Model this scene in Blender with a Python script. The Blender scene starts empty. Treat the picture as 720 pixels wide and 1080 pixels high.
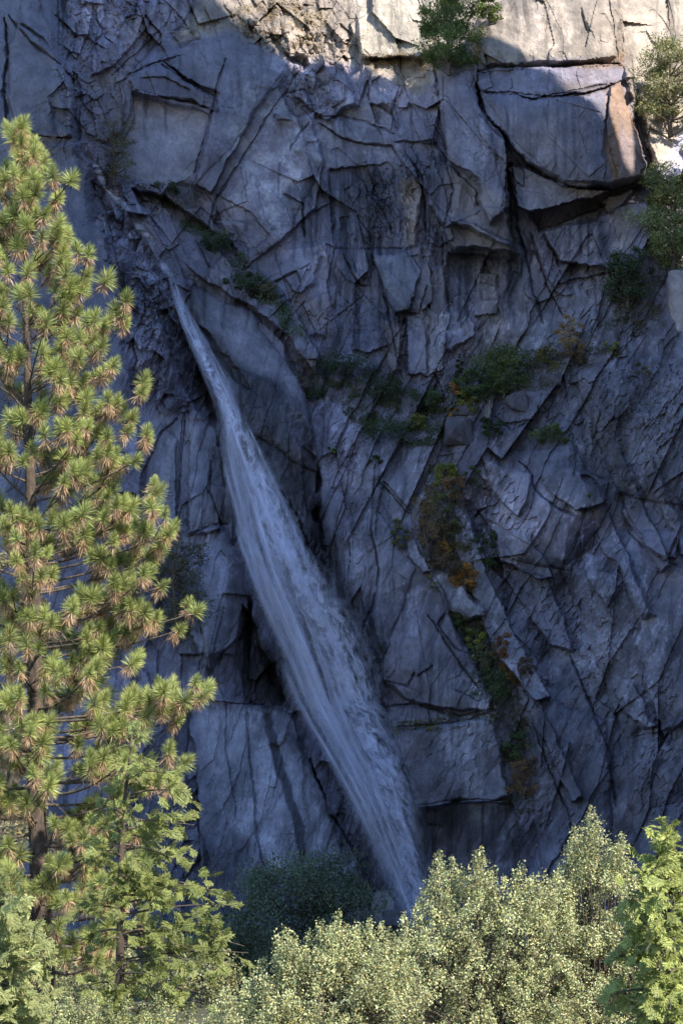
import bpy, math, random
import numpy as np

C = bpy.context.scene
R = math.radians
# ------------------------------------------------------------------ camera
CAM_Z, PITCH = 1.7, R(10.0)
TX, TY = 0.1395, 0.20925                      # tangent of half the width / height of the view
cam_d = bpy.data.cameras.new('camera')
cam = bpy.data.objects.new('camera', cam_d)
C.collection.objects.link(cam)
cam.location = (0, 0, CAM_Z)
cam.rotation_euler = (R(90) + PITCH, 0, 0)
cam_d.sensor_fit = 'VERTICAL'
cam_d.sensor_height = 36.0
cam_d.lens = 18.0 / TY
cam_d.clip_start = 0.5
cam_d.clip_end = 6000
C.camera = cam
# ------------------------------------------------------------------ sky and sun
SUN = np.array([0.52, -0.56, 0.645]); SUN /= np.linalg.norm(SUN)
SKY_STRENGTH, SUN_STRENGTH, EXPOSURE = 0.15, 4.8, 1.08
w = bpy.data.worlds.new('World'); C.world = w; w.use_nodes = True
nt = w.node_tree
bg = nt.nodes['Background']
sky = nt.nodes.new('ShaderNodeTexSky')
sky.sky_type = 'NISHITA'; sky.sun_disc = False
sky.sun_elevation = math.asin(SUN[2])
sky.sun_rotation = math.atan2(SUN[0], SUN[1])
sky.altitude = 1200; sky.air_density = 1.0; sky.dust_density = 0.0; sky.ozone_density = 4.0
nt.links.new(sky.outputs[0], bg.inputs[0]); bg.inputs[1].default_value = SKY_STRENGTH
sl = bpy.data.lights.new('sun', 'SUN'); sl.energy = SUN_STRENGTH; sl.angle = R(0.53); sl.color = (1.0, 0.93, 0.82)
so = bpy.data.objects.new('sun', sl); C.collection.objects.link(so)
from mathutils import Vector, Matrix
so.rotation_euler = Vector(SUN).to_track_quat('Z', 'Y').to_euler()
so.location = (200, -150, 300)
C.view_settings.view_transform = 'Standard'; C.view_settings.look = 'None'
C.view_settings.gamma = 1.0; C.view_settings.exposure = EXPOSURE
C.view_settings.use_curve_mapping = False
C.cycles.max_bounces = 6; C.cycles.diffuse_bounces = 3; C.cycles.glossy_bounces = 2
C.cycles.transparent_max_bounces = 24; C.cycles.transmission_bounces = 4
C.cycles.use_denoising = True

GRID, WALL_X = 1.0, 118.0
# ------------------------------------------------------------------ helpers
def ray(x, y):
    """Direction (world, not normalised, dir.y > 0) seen at image pixel x, y."""
    a = (np.asarray(x, float) - 360) / 360 * TX
    b = (540 - np.asarray(y, float)) / 540 * TY
    return a, math.cos(PITCH) - b * math.sin(PITCH), math.sin(PITCH) + b * math.cos(PITCH)
def at(x, y, Y):
    a, c, s = ray(x, y)
    t = Y / c
    return np.stack([a * t, np.broadcast_to(np.asarray(Y, float), np.shape(a * t)), CAM_Z + s * t], -1)
def mpp(Y):                                     # metres per image pixel at distance Y
    return Y / math.cos(PITCH) * TX / 360

def hash2(ix, iy, seed):
    h = (ix.astype(np.int64) * 374761393 + iy.astype(np.int64) * 668265263 + seed * 1442695041) & 0xffffffff
    h = ((h ^ (h >> 13)) * 1274126177) & 0xffffffff
    h = ((h ^ (h >> 16)) * 2246822519) & 0xffffffff
    return ((h ^ (h >> 15)) & 0xffffff) / float(0xffffff)
def vnoise(x, y, seed=0):
    xi = np.floor(x); yi = np.floor(y)
    fx = x - xi; fy = y - yi
    fx = fx * fx * fx * (fx * (fx * 6 - 15) + 10); fy = fy * fy * fy * (fy * (fy * 6 - 15) + 10)
    a = hash2(xi, yi, seed); b = hash2(xi + 1, yi, seed); c = hash2(xi, yi + 1, seed); d = hash2(xi + 1, yi + 1, seed)
    return (a + (b - a) * fx + (c - a) * fy + (a - b - c + d) * fx * fy) * 2 - 1
def fbm(x, y, seed=0, octv=4, gain=0.5):
    s = np.zeros(np.shape(x)); a = 1.0; n = 0
    for k in range(octv):
        s += a * vnoise(x, y, seed + 17 * k); n += a
        x = x * 2.03 + 11.3; y = y * 2.03 - 7.1; a *= gain
    return s / n
def ss(e0, e1, x):
    t = np.clip((x - e0) / (e1 - e0), 0, 1); return t * t * (3 - 2 * t)
def voronoi(x, y, seed):
    xi = np.floor(x); yi = np.floor(y)
    F1 = np.full(x.shape, 9.0); F2 = np.full(x.shape, 9.0)
    cx = np.zeros(x.shape); cy = np.zeros(x.shape); dx = np.zeros(x.shape); dy = np.zeros(x.shape)
    for i in (-1, 0, 1):
        for j in (-1, 0, 1):
            gx = xi + i; gy = yi + j
            px = gx + 0.5 + 0.9 * (hash2(gx, gy, seed) - 0.5); py = gy + 0.5 + 0.9 * (hash2(gx, gy, seed + 5) - 0.5)
            ex = x - px; ey = y - py
            d = np.sqrt(ex * ex + ey * ey)
            m = d < F1
            F2 = np.where(m, F1, np.minimum(F2, d)); F1 = np.where(m, d, F1)
            cx = np.where(m, gx, cx); cy = np.where(m, gy, cy); dx = np.where(m, ex, dx); dy = np.where(m, ey, dy)
    return F1, F2, cx, cy, dx, dy
def facets(X, Y, ang, sx, sy, seed, amp, tilt, crack, warp=0.25):
    """Fractured rock: every cell a flat tilted face; sx across and sy along the joint direction (ang from vertical)."""
    wx = X + warp * sx * fbm(X / sx / 1.7, Y / sy / 1.7 , seed + 3, 3); wy = Y + warp * sx * fbm(X / sx / 1.7 + 31, Y / sy / 1.7, seed + 4, 3)
    c, s = math.cos(ang), math.sin(ang)
    u = (wx * c - wy * s) / sx; v = (wx * s + wy * c) / sy
    F1, F2, cx, cy, dx, dy = voronoi(u, v, seed)
    off = hash2(cx, cy, seed + 9) * 2 - 1
    off = np.sign(off) * np.maximum(np.abs(off) - 0.35, 0) * 1.5          # many neighbours stay level: they read as one face
    gate = ss(-0.05, 0.35, fbm(X / sx / 2.6 + 5, Y / sx / 2.6, seed + 21, 3))   # open joints come and go
    tx = hash2(cx, cy, seed + 10) * 2 - 1; ty = hash2(cx, cy, seed + 11) * 2 - 1
    h = amp * off + tilt * (tx * dx + ty * dy)
    return h - crack * gate * np.exp(-((F2 - F1) / 0.06) ** 2), cx, cy
def poly_sd(X, Y, pts):
    """Signed distance (positive inside)."""
    P = np.asarray(pts, float); n = len(P)
    d2 = np.full(X.shape, 1e12); ins = np.zeros(X.shape, bool)
    for i in range(n):
        ax, ay = P[i]; bx, by = P[(i + 1) % n]
        ex, ey = bx - ax, by - ay
        t = np.clip(((X - ax) * ex + (Y - ay) * ey) / (ex * ex + ey * ey + 1e-9), 0, 1)
        d2 = np.minimum(d2, (X - ax - t * ex) ** 2 + (Y - ay - t * ey) ** 2)
        cond = ((ay > Y) != (by > Y))
        ins ^= cond & (X < (bx - ax) * (Y - ay) / (by - ay + 1e-12) + ax)
    d = np.sqrt(d2)
    return np.where(ins, d, -d)
def line_d(X, Y, pts):
    P = np.asarray(pts, float); d2 = np.full(X.shape, 1e12); T = np.zeros(X.shape)
    for i in range(len(P) - 1):
        ax, ay = P[i]; bx, by = P[i + 1]; ex, ey = bx - ax, by - ay
        t = np.clip(((X - ax) * ex + (Y - ay) * ey) / (ex * ex + ey * ey + 1e-9), 0, 1)
        q = (X - ax - t * ex) ** 2 + (Y - ay - t * ey) ** 2
        m = q < d2; d2 = np.where(m, q, d2); T = np.where(m, (i + t) / (len(P) - 1), T)
    return np.sqrt(d2), T

def mesh_obj(name, verts, faces, mat=None, parent=None, col=None, smooth=False, uv=None, mats=None, midx=None):
    """verts (n,3) array, faces (m,3|4) int array -> one mesh object."""
    me = bpy.data.meshes.new(name)
    verts = np.ascontiguousarray(verts, np.float32); faces = np.ascontiguousarray(faces, np.int32)
    k = faces.shape[1]; m = len(faces)
    me.vertices.add(len(verts)); me.vertices.foreach_set('co', verts.ravel())
    me.loops.add(m * k); me.loops.foreach_set('vertex_index', faces.ravel())
    me.polygons.add(m)
    me.polygons.foreach_set('loop_start', np.arange(m, dtype=np.int32) * k)
    me.polygons.foreach_set('loop_total', np.full(m, k, np.int32))
    if midx is not None: me.polygons.foreach_set('material_index', np.ascontiguousarray(midx, np.int32))
    me.polygons.foreach_set('use_smooth', np.full(m, bool(smooth)))
    me.update(calc_edges=True)
    if col is not None:
        ca = me.color_attributes.new('Col', 'FLOAT_COLOR', 'POINT')
        c4 = np.ones((len(verts), 4), np.float32); c4[:, :col.shape[1]] = col
        ca.data.foreach_set('color', c4.ravel())
    if uv is not None:
        ul = me.uv_layers.new(name='UVMap'); ul.data.foreach_set('uv', np.ascontiguousarray(uv[faces.ravel()], np.float32).ravel())
    for mm in (mats or ([mat] if mat else [])): me.materials.append(mm)
    o = bpy.data.objects.new(name, me); C.collection.objects.link(o)
    if parent is not None: o.parent = parent
    return o
def empty(name, loc, label=None, cat=None, group=None):
    o = bpy.data.objects.new(name, None); C.collection.objects.link(o); o.location = [float(v) for v in loc]
    o.empty_display_size = 0.3
    tag(o, label, cat, group); return o
def tag(o, label=None, cat=None, group=None, kind=None):
    if label: o['label'] = label
    if cat: o['category'] = cat
    if group: o['group'] = group
    if kind: o['kind'] = kind
    return o

def nmat(name):
    m = bpy.data.materials.new(name); m.use_nodes = True
    t = m.node_tree; b = t.nodes['Principled BSDF']
    return m, t, b, t.nodes, t.links
def mixc(t, fac, a, b, mode='MIX'):
    n = t.nodes.new('ShaderNodeMix'); n.data_type = 'RGBA'; n.blend_type = mode
    for sock, v in ((n.inputs[0], fac), (n.inputs[6], a), (n.inputs[7], b)):
        if hasattr(v, 'is_linked') or hasattr(v, 'links'): t.links.new(v, sock)
        elif isinstance(v, (int, float)): sock.default_value = v
        else: sock.default_value = (*v, 1) if len(v) == 3 else v
    return n.outputs[2]
def mth(t, op, a, b=None, clamp=False):
    n = t.nodes.new('ShaderNodeMath'); n.operation = op; n.use_clamp = clamp
    for s, v in ((n.inputs[0], a), (n.inputs[1], b)):
        if v is None: continue
        if isinstance(v, (int, float)): s.default_value = v
        else: t.links.new(v, s)
    return n.outputs[0]
def noise(t, scale, detail=4, rough=0.6, vec=None, dist=0.0):
    n = t.nodes.new('ShaderNodeTexNoise'); n.inputs['Scale'].default_value = scale; n.inputs['Detail'].default_value = detail
    n.inputs['Roughness'].default_value = rough; n.inputs['Distortion'].default_value = dist
    if vec is not None: t.links.new(vec, n.inputs['Vector'])
    return n.outputs[0]
def ramp(t, src, stops):
    n = t.nodes.new('ShaderNodeValToRGB'); e = n.color_ramp.elements
    while len(e) < len(stops): e.new(0.5)
    for k, (p, c) in enumerate(stops): e[k].position = p; e[k].color = (*c, 1) if not isinstance(c, (int, float)) else (c, c, c, 1)
    t.links.new(src, n.inputs[0]); return n.outputs[0]

def rock_material(name):
    m, t, b, N, L = nmat(name)
    at_ = N.new('ShaderNodeAttribute'); at_.attribute_name = 'Col'
    tc = N.new('ShaderNodeTexCoord'); ob = tc.outputs['Object']
    n1 = noise(t, 0.35, 8, 0.68, ob); n2 = noise(t, 3.2, 6, 0.7, ob)
    c = mixc(t, 1.0, at_.outputs['Color'], ramp(t, n1, [(0.25, 0.62), (0.5, 1.0), (0.75, 1.38)]), 'MULTIPLY')
    c = mixc(t, 1.0, c, ramp(t, n2, [(0.28, 0.8), (0.5, 1.0), (0.72, 1.2)]), 'MULTIPLY')
    L.new(c, b.inputs['Base Color'])
    L.new(ramp(t, at_.outputs['Alpha'], [(0.0, 0.22), (1.0, 0.75)]), b.inputs['Roughness'])   # alpha = dryness
    b.inputs['Specular IOR Level'].default_value = 0.4
    bp = N.new('ShaderNodeBump'); bp.inputs['Distance'].default_value = 0.35; bp.inputs['Strength'].default_value = 0.8
    h = mth(t, 'ADD', noise(t, 1.3, 8, 0.7, ob), mth(t, 'MULTIPLY', n1, 0.7))
    L.new(h, bp.inputs['Height']); L.new(bp.outputs[0], b.inputs['Normal'])
    return m
ROCK = rock_material('granite')
# ------------------------------------------------------------------ the cliff (terrain)
def axis(lo, hi, step, ext, grow):
    a = list(np.arange(lo, hi + 0.01, step)); s = step
    r = a[-1]; rr = []
    while r < hi + ext: s *= grow; r += s; rr.append(r)
    s = step; l = a[0]; ll = []
    while l > lo - ext: s *= grow; l -= s; ll.append(l)
    return np.array(ll[::-1] + a + rr)
gx_ = axis(-30, 750, GRID, 900, 1.07)
gy_ = np.array([v for v in axis(-40, 1010, GRID, 420, 1.06) if v < 1150])
X, Y = np.meshgrid(gx_, gy_)
# broad form: metres towards the viewer, thin-plate spline through hand-set points
CP = np.array([(-300,0,8),(-300,500,22),(-300,1000,40),(0,0,9),(0,300,13),(0,600,20),(0,900,28),(80,100,9),(85,300,11),(100,600,18),(120,900,25),
 (200,90,-7),(300,100,-7),(400,150,-9),(250,200,-9),(350,250,-10),(420,300,-8),(120,40,2),(60,-150,4),(300,30,-12),(400,30,-16),(350,-100,-36),(500,-100,-28),(200,-100,-18),
 (560,100,0),(600,260,-6),(700,100,-10),(690,260,-4),(740,320,-2),(150,250,-2),(170,320,0),(240,400,1),(300,470,4),(370,420,-3),(450,390,-4),(540,390,-3),(600,380,0),
 (580,500,5),(690,430,8),(640,620,8),(720,680,14),(560,650,3),(620,800,9),(700,900,16),(560,820,2),(560,930,2),(400,600,2),(440,680,3.5),(470,800,5),(450,930,1),(340,640,0),(360,760,1),(410,900,3),
 (220,560,9),(240,680,11),(270,800,15),(310,900,18),(180,450,7),(200,380,4),(850,0,-10),(900,500,14),(900,1000,30),(650,-120,-30),(500,0,-14),(300,1060,24),(500,1060,8),(650,1060,18),(150,1060,32)], float)
def tps(P, xs, ys):
    n = len(P); sc = 200.0
    def U(r2): return np.where(r2 > 1e-12, r2 * np.log(r2 + 1e-12), 0)
    x, y = P[:, 0] / sc, P[:, 1] / sc
    K = U((x[:, None] - x) ** 2 + (y[:, None] - y) ** 2) + np.eye(n) * 0.02
    Q = np.c_[np.ones(n), x, y]
    A = np.block([[K, Q], [Q.T, np.zeros((3, 3))]])
    s = np.linalg.solve(A, np.r_[P[:, 2], 0, 0, 0])
    out = s[n] + s[n + 1] * xs / sc + s[n + 2] * ys / sc
    for k in range(n): out = out + s[k] * U((xs / sc - x[k]) ** 2 + (ys / sc - y[k]) ** 2)
    return out
cgx = np.linspace(gx_[0], gx_[-1], 150); cgy = np.linspace(gy_[0], gy_[-1], 120)
TC = tps(CP, *np.meshgrid(cgx, cgy))
TC = np.clip(TC, -60, 60)
T1 = np.array([np.interp(gx_, cgx, r) for r in TC])
D = np.array([np.interp(gy_, cgy, T1[:, k]) for k in range(T1.shape[1])]).T.copy()
# jagged edges: polygons are tested in slightly warped coordinates
XW = X + 4.5 * fbm(X / 30, Y / 30, 3, 5, 0.62) + 0.8 * fbm(X / 4, Y / 4, 5, 2); YW = Y + 4.5 * fbm(X / 30, Y / 30, 4, 5, 0.62) + 0.8 * fbm(X / 4, Y / 4, 6, 2)
XC = X + 2.6 * fbm(X / 55, Y / 55, 8, 3) + 1.1 * fbm(X / 7, Y / 7, 9, 3); YC = Y + 2.6 * fbm(X / 55, Y / 55, 10, 3) + 1.1 * fbm(X / 7, Y / 7, 11, 3)
XV = X + 5 * fbm(X / 30, Y / 30, 13, 4, 0.6); YV = Y + 5 * fbm(X / 30, Y / 30, 14, 4, 0.6)
ROUGH = np.full(X.shape, 1.0)

def win(pts, pad):
    P = np.asarray(pts, float)
    i0, i1 = np.searchsorted(gx_, [P[:, 0].min() - pad, P[:, 0].max() + pad]); j0, j1 = np.searchsorted(gy_, [P[:, 1].min() - pad, P[:, 1].max() + pad])
    return (slice(max(0, j0 - 1), j1 + 1), slice(max(0, i0 - 1), i1 + 1))
def slab(pts, d, gx=0.0, gy=0.0, w=2.0, rough=None, skew=0.5):
    """Raise (d > 0) or sink a face; gx, gy = metres per pixel to the right / downwards; w = edge width in pixels."""
    W = win(pts, w + 8); P = np.asarray(pts, float)
    sd = poly_sd(XW[W], YW[W], pts)
    ws = w * (0.7 + 4.5 * ss(0.0, 0.55, fbm(X[W] / 38, Y[W] / 38, int(abs(P[0, 0] * 7 + P[0, 1])) % 997, 2)))   # parts of the rim run out softly
    m = ss(-w * (1 - skew), ws * skew, sd)
    cx, cy = P[:, 0].mean(), P[:, 1].mean()
    D[W] += m * (d + gx * (X[W] - cx) + gy * (Y[W] - cy))
    if rough is not None: ROUGH[W] = ROUGH[W] * (1 - m) + rough * m
def region(pts, rough, w=12):
    W = win(pts, w + 8); m = ss(-w, w, poly_sd(XV[W], YV[W], pts)); ROUGH[W] = ROUGH[W] * (1 - m) + rough * m
def crack(pts, w=1.5, d=1.2, step=None, L=14):
    """A groove; step > 0 lifts the rock on the left of the line's direction, fading over L pixels."""
    if step is None: step = (1.1 if hash2(np.array([int(pts[0][0])]), np.array([int(pts[0][1])]), 3)[0] > 0.5 else -1.1) * min(1, d / 1.6)
    w *= 0.75
    W = win(pts, 4 * w + L + 8)
    dist, t = line_d(XC[W], YC[W], pts)
    wv = 0.85 * w * (0.4 + 1.3 * np.abs(vnoise(X[W] / 9, Y[W] / 9, 77))) * np.clip(np.minimum(t, 1 - t) * 9 + 0.35, 0.2, 1)
    D[W] -= 0.65 * d * np.exp(-(dist / wv) ** 2)
    if step:
        P = np.asarray(pts, float); best = np.full(dist.shape, 1e9); sgn = np.zeros(dist.shape)
        for i in range(len(P) - 1):
            ax, ay = P[i]; bx, by = P[i + 1]; ex, ey = bx - ax, by - ay
            tt = np.clip(((XC[W] - ax) * ex + (YC[W] - ay) * ey) / (ex * ex + ey * ey), 0, 1)
            q = (XC[W] - ax - tt * ex) ** 2 + (YC[W] - ay - tt * ey) ** 2
            m = q < best; best = np.where(m, q, best)
            sgn = np.where(m, ex * (YC[W] - ay) - ey * (XC[W] - ax), sgn)
        side = ss(0.8, -0.8, sgn / 30)                     # left of travel (picture sense, y down)
        D[W] += step * side * np.exp(-(dist / L) ** 2) * np.clip(np.minimum(t, 1 - t) * 6 + 0.1, 0, 1)

# ---- roughness of the regions (0 smooth .. 1.5 broken)
region([(-900,-900),(60,-900),(60,150),(92,165),(103,225),(115,265),(122,310),(130,350),(140,430),(120,560),(100,1100),(-900,1100)], 0.16)
region([(130,60),(240,30),(320,60),(250,170),(205,200),(120,190)], 0.22)
region([(240,110),(320,130),(420,150),(430,260),(340,260),(300,330),(220,230)], 0.3)
region([(330,190),(425,170),(440,300),(410,390),(330,380)], 0.7)
region([(320,370),(440,390),(480,470),(440,500),(400,500),(350,480),(335,430)], 1.6)
region([(160,190),(240,240),(330,380),(430,430),(480,480),(380,480),(330,430),(280,350),(200,280),(150,230)], 1.35)
region([(95,160),(135,200),(180,300),(190,400),(160,430),(130,350),(115,260)], 1.5)
region([(190,290),(262,325),(315,395),(335,480),(330,560),(290,520),(215,380)], 0.22)
region([(330,560),(400,500),(450,600),(520,740),(540,850),(430,850),(400,700)], 0.22)
region([(400,500),(385,660),(365,640),(340,600),(390,490)], 0.9)
region([(140,440),(210,420),(240,560),(265,660),(220,700),(150,600)], 0.2)
region([(200,745),(300,750),(390,930),(300,950),(200,860)], 0.15)
region([(150,740),(215,760),(260,900),(230,980),(150,980)], 0.9)
region([(480,510),(580,740),(550,740),(470,580)], 0.4)
region([(560,330),(900,330),(900,1100),(560,1100),(540,760),(600,760),(520,560)], 0.75)
region([(555,480),(650,470),(700,560),(690,600),(630,540)], 0.6)
region([(640,520),(720,480),(720,620),(690,640)], 0.7)
region([(270,-200),(500,-200),(500,60),(380,110),(300,60)], 0.6)
region([(460,60),(680,60),(690,200),(520,230),(470,240)], 0.15)
region([(490,-100),(660,-100),(660,70),(495,75)], 0.4)
region([(225,5),(300,-20),(345,-20),(372,60),(330,75),(290,55),(250,32)], 1.5, 6)
region([(470,250),(560,230),(580,350),(480,350)], 0.8)

# ---- faces
LB = [(-900,-900),(10,-900),(30,-30),(62,60),(80,110),(84,160),(92,168),(103,225),(115,265),(124,310),(130,350),(142,430),(150,500),(140,600),(150,700),(190,800),(215,900),(230,1200),(-900,1200)]
slab(LB, 3.0, w=5)
slab([(22,25),(50,45),(75,72),(79,110),(80,144),(40,144),(20,138),(10,110),(9,50)], 2.2, 0.02, -0.012, 2)
slab([(50,150),(80,150),(84,178),(74,198),(60,186)], 1.2, 0.03, 0.0, 2)
slab([(24,-40),(64,-40),(66,55),(72,72),(45,38),(24,22)], 1.2, -0.03, 0, 2)
slab([(66,-40),(110,-40),(112,20),(92,60),(76,78),(68,50)], 0.4, 0.03, 0, 2)
slab([(112,-40),(150,-40),(168,12),(140,45),(118,70),(95,78),(98,40)], 1.6, 0.02, 0.02, 2)
slab([(76,75),(82,78),(88,104),(84,150),(78,150)], -2.0, 0.0, 0, 2)
slab([(90,85),(128,78),(133,100),(130,140),(112,150),(92,140)], 1.0, 0.02, 0.02, 2.5)
slab([(128,70),(140,66),(142,95),(134,130),(130,128)], 1.2, 0, 0, 1.5)
slab([(165,0),(200,-20),(205,5),(188,30),(178,35),(172,20)], 1.0, 0.03, 0.01, 2)
# roof and pale recess
slab([(138,84),(146,72),(170,66),(198,88),(226,106),(229,116),(202,108),(170,101),(143,95)], 3.0, 0.0, -0.03, 1.6)
slab([(142,98),(170,105),(205,113),(220,120),(203,188),(176,196),(118,186),(124,166),(140,130)], -1.2, 0.01, 0.02, 2.5, 0.12)
# diagonal ramp slabs
slab([(168,64),(204,45),(246,33),(286,54),(303,76),(270,118),(246,160),(224,204),(205,196),(222,122),(232,100),(200,84)], 2.2, -0.02, 0.02, 2.2)
slab([(303,100),(330,125),(342,170),(330,220),(300,250),(262,280),(222,228),(240,200),(272,150)], 1.0, 0.018, 0.012, 2.2)
slab([(228,205),(262,225),(285,250),(262,270),(226,235)], -1.6, 0, -0.03, 2)
slab([(345,40),(362,62),(379,112),(345,127),(312,102),(318,78)], 2.4, 0.0, 0.03, 2)
slab([(386,72),(405,64),(428,88),(412,120),(388,108)], 2.0, -0.04, 0.02, 2.5)
slab([(436,98),(452,90),(463,95),(460,150),(444,150),(434,125)], 1.6, 0.02, 0.02, 3)
slab([(305,10),(330,20),(328,40),(300,55),(285,30)], 1.6, 0.03, 0.03, 3)
slab([(262,20),(300,5),(310,28),(280,48)], 0.8, -0.02, 0.03, 2)
slab([(372,-30),(470,-60),(455,60),(380,62)], 1.4, 0.0, 0.06, 4)
# big block, upper right
slab([(497,42),(505,20),(530,4),(560,-12),(600,-60),(646,-60),(652,0),(656,66),(668,80),(671,135),(685,191),(640,199),(592,196),(556,173),(530,137),(513,118),(499,76)], 8.0, 0.012, 0.012, 3.5, 0.3)
slab([(503,44),(508,24),(530,8),(560,-8),(600,-60),(640,-60),(646,0),(650,62),(630,67),(582,69),(520,69),(504,72)], 0.9, 0.004, 0.035, 5, 0.45, 0.9)
slab([(648,-80),(760,-80),(760,160),(690,200),(672,120),(658,70)], 1.0, -0.03, 0.05, 3, 0.5)
slab([(500,77),(520,73),(656,69),(668,81),(655,87),(612,96),(560,102),(508,95)], 1.5, 0.004, 0.05, 1.6, 0.35)
slab([(508,97),(560,104),(612,98),(655,89),(670,135),(684,190),(640,198),(592,195),(556,172),(530,136),(514,118)], 1.9, 0.003, -0.008, 1.8, 0.22)
slab([(575,112),(600,104),(640,100),(636,190),(592,190),(586,150)], 0.7, 0.02, 0.0, 2, 0.2)
slab([(642,92),(656,86),(671,135),(685,190),(652,197),(640,150)], 0.6, -0.13, 0.0, 2.5, 0.25)
slab([(532,170),(560,178),(600,197),(644,200),(620,209),(560,224),(546,218),(538,196)], 6.5, 0.02, 0.05, 1.6, 0.25)
slab([(556,224),(625,210),(638,214),(606,232),(566,244)], -6.0, 0, -0.06, 2, 0.4)
slab([(640,206),(670,197),(660,210),(643,223),(634,213)], 3.0, 0.02, 0.0, 1.5, 0.3)
slab([(570,245),(620,230),(660,214),(684,212),(686,250),(672,280),(622,280),(590,274)], 5.0, 0.012, 0.02, 2.2, 0.3)
slab([(463,62),(480,54),(500,64),(506,110),(532,142),(538,215),(516,236),(500,192),(472,166),(461,110)], 6.5, 0.02, 0.02, 2.5, 0.3)
slab([(506,118),(530,145),(552,180),(552,196),(530,170),(506,140)], 2.0, 0.04, -0.05, 1.6, 0.3)
slab([(455,166),(470,170),(500,200),(506,222),(470,240),(452,214)], 2.4, -0.04, 0.02, 2.0, 0.3)
slab([(478,232),(506,216),(532,222),(546,252),(540,262),(500,246)], 4.5, 0.01, 0.02, 1.8, 0.3)
slab([(472,228),(505,240),(540,254),(548,270),(500,262),(476,264),(468,244)], 5.5, 0.0, 0.01, 1.6, 0.3)
slab([(470,266),(548,272),(540,330),(468,330)], -1.5, 0.02, 0.03, 3)
slab([(534,172),(542,172),(546,228),(552,262),(540,250),(534,214)], -4.0, 0, 0, 2)
slab([(556,228),(572,246),(604,310),(592,312),(560,262)], 1.6, -0.04, 0.03, 1.6)
slab([(590,278),(640,276),(640,286),(592,300)], 2.0, 0, 0.04, 1.6)
# headwall pillars
slab([(347,178),(412,172),(426,190),(420,262),(352,262)], -0.8, 0.02, 0.01, 2)
slab([(424,162),(440,176),(444,200),(440,262),(424,264),(428,215)], 1.2, 0.02, 0, 1.6)
slab([(440,160),(458,165),(470,215),(480,250),(462,260),(446,250)], 0.8, 0.03, 0, 1.6)
slab([(394,268),(426,262),(442,286),(432,328),(416,332),(402,304)], 2.4, 0.01, 0.02, 1.8, 0.3)
slab([(442,286),(452,278),(456,318),(440,330),(432,328)], 1.6, 0.05, 0, 1.6, 0.4)
slab([(455,285),(468,280),(474,330),(468,392),(452,396)], 2.0, -0.03, 0, 1.6, 0.5)
slab([(300,262),(326,258),(340,268),(332,300),(312,310),(296,290)], 1.0, 0.03, 0.03, 2)
slab([(500,290),(524,290),(526,330),(502,332)], 1.4, -0.03, 0, 1.6, 0.4)
slab([(466,358),(490,330),(502,340),(500,352),(478,372),(468,374)], 2.6, 0.02, 0.05, 1.8, 0.3)
slab([(370,352),(402,348),(408,362),(390,372),(372,368)], 1.4, 0, 0.05, 1.8, 0.4)
slab([(404,330),(420,335),(425,390),(412,398),(402,370)], 1.6, 0.03, 0, 2, 0.5)
slab([(428,330),(448,336),(450,395),(430,396)], 1.2, -0.03, 0.01, 2, 0.5)
slab([(300,320),(345,325),(345,355),(310,352)], 0.8, 0.02, 0.04, 2)
slab([(140,198),(172,205),(200,228),(250,262),(300,312),(338,372),(332,392),(300,352),(262,322),(236,306),(205,290),(178,262)], 2.2, 0.0, 0.10, 3, 1.3)
# the rounded slab beside the fall and its tooth
slab([(188,288),(206,291),(236,308),(264,328),(291,354),(311,380),(317,402),(327,440),(336,480),(334,530),(338,580),(322,560),(282,500),(256,452),(236,420),(214,380),(198,340)], 4.2, 0.004, 0.028, 5, 0.2, 0.7)
slab([(176,283),(204,299),(197,316),(192,330),(184,310)], 1.6, -0.03, 0.04, 1.6, 0.4)
slab([(210,345),(222,352),(252,390),(262,410),(250,405),(225,375)], -2.2, 0.03, 0, 3)
slab([(252,392),(285,400),(318,440),(334,480),(342,600),(322,575),(284,510),(258,460)], -3.0, -0.07, -0.05, 5, 0.25)
slab([(320,470),(336,480),(334,530),(325,545),(318,520)], -1.6, -0.05, 0, 2)
# dark gully wall left of the fall
slab([(168,330),(186,322),(196,345),(214,395),(230,440),(228,452),(212,440),(196,410),(176,360)], -4.5, -0.06, 0, 2.5, 1.3)
slab([(206,430),(228,452),(236,520),(232,560),(196,566),(198,480)], 1.4, -0.02, 0.02, 2, 0.35)
slab([(160,438),(186,466),(184,560),(160,566),(152,500)], 1.4, 0.02, 0.02, 2, 0.3)
slab([(186,440),(200,430),(198,560),(184,566)], -1.0, -0.05, 0.0, 2, 0.4)
slab([(200,596),(222,556),(238,557),(256,602),(264,634),(256,668),(222,704),(196,660)], 3.2, -0.01, 0.03, 3, 0.3)
slab([(256,640),(270,660),(302,742),(288,746),(262,740),(246,690)], -3.2, -0.04, 0, 2.5, 1.0)
slab([(190,690),(246,690),(262,742),(195,740)], -0.8, 0, 0.04, 2, 0.9)
slab([(196,746),(222,739),(270,743),(300,752),(310,760),(322,800),(345,850),(382,916),(400,1010),(215,1010),(212,900),(205,800)], 3.0, 0.006, 0.012, 2.5, 0.25)
slab([(278,752),(300,754),(308,775),(296,790),(284,785)], 0.8, 0.02, 0.05, 1.6, 0.3)
slab([(262,750),(276,754),(292,800),(290,830),(266,828)], 0.4, 0.02, 0.0, 1.6, 0.25)
slab([(325,800),(345,850),(385,918),(405,955),(420,990),(380,990),(372,930)], -1.2, -0.03, 0.04, 2.5, 0.9)
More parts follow.
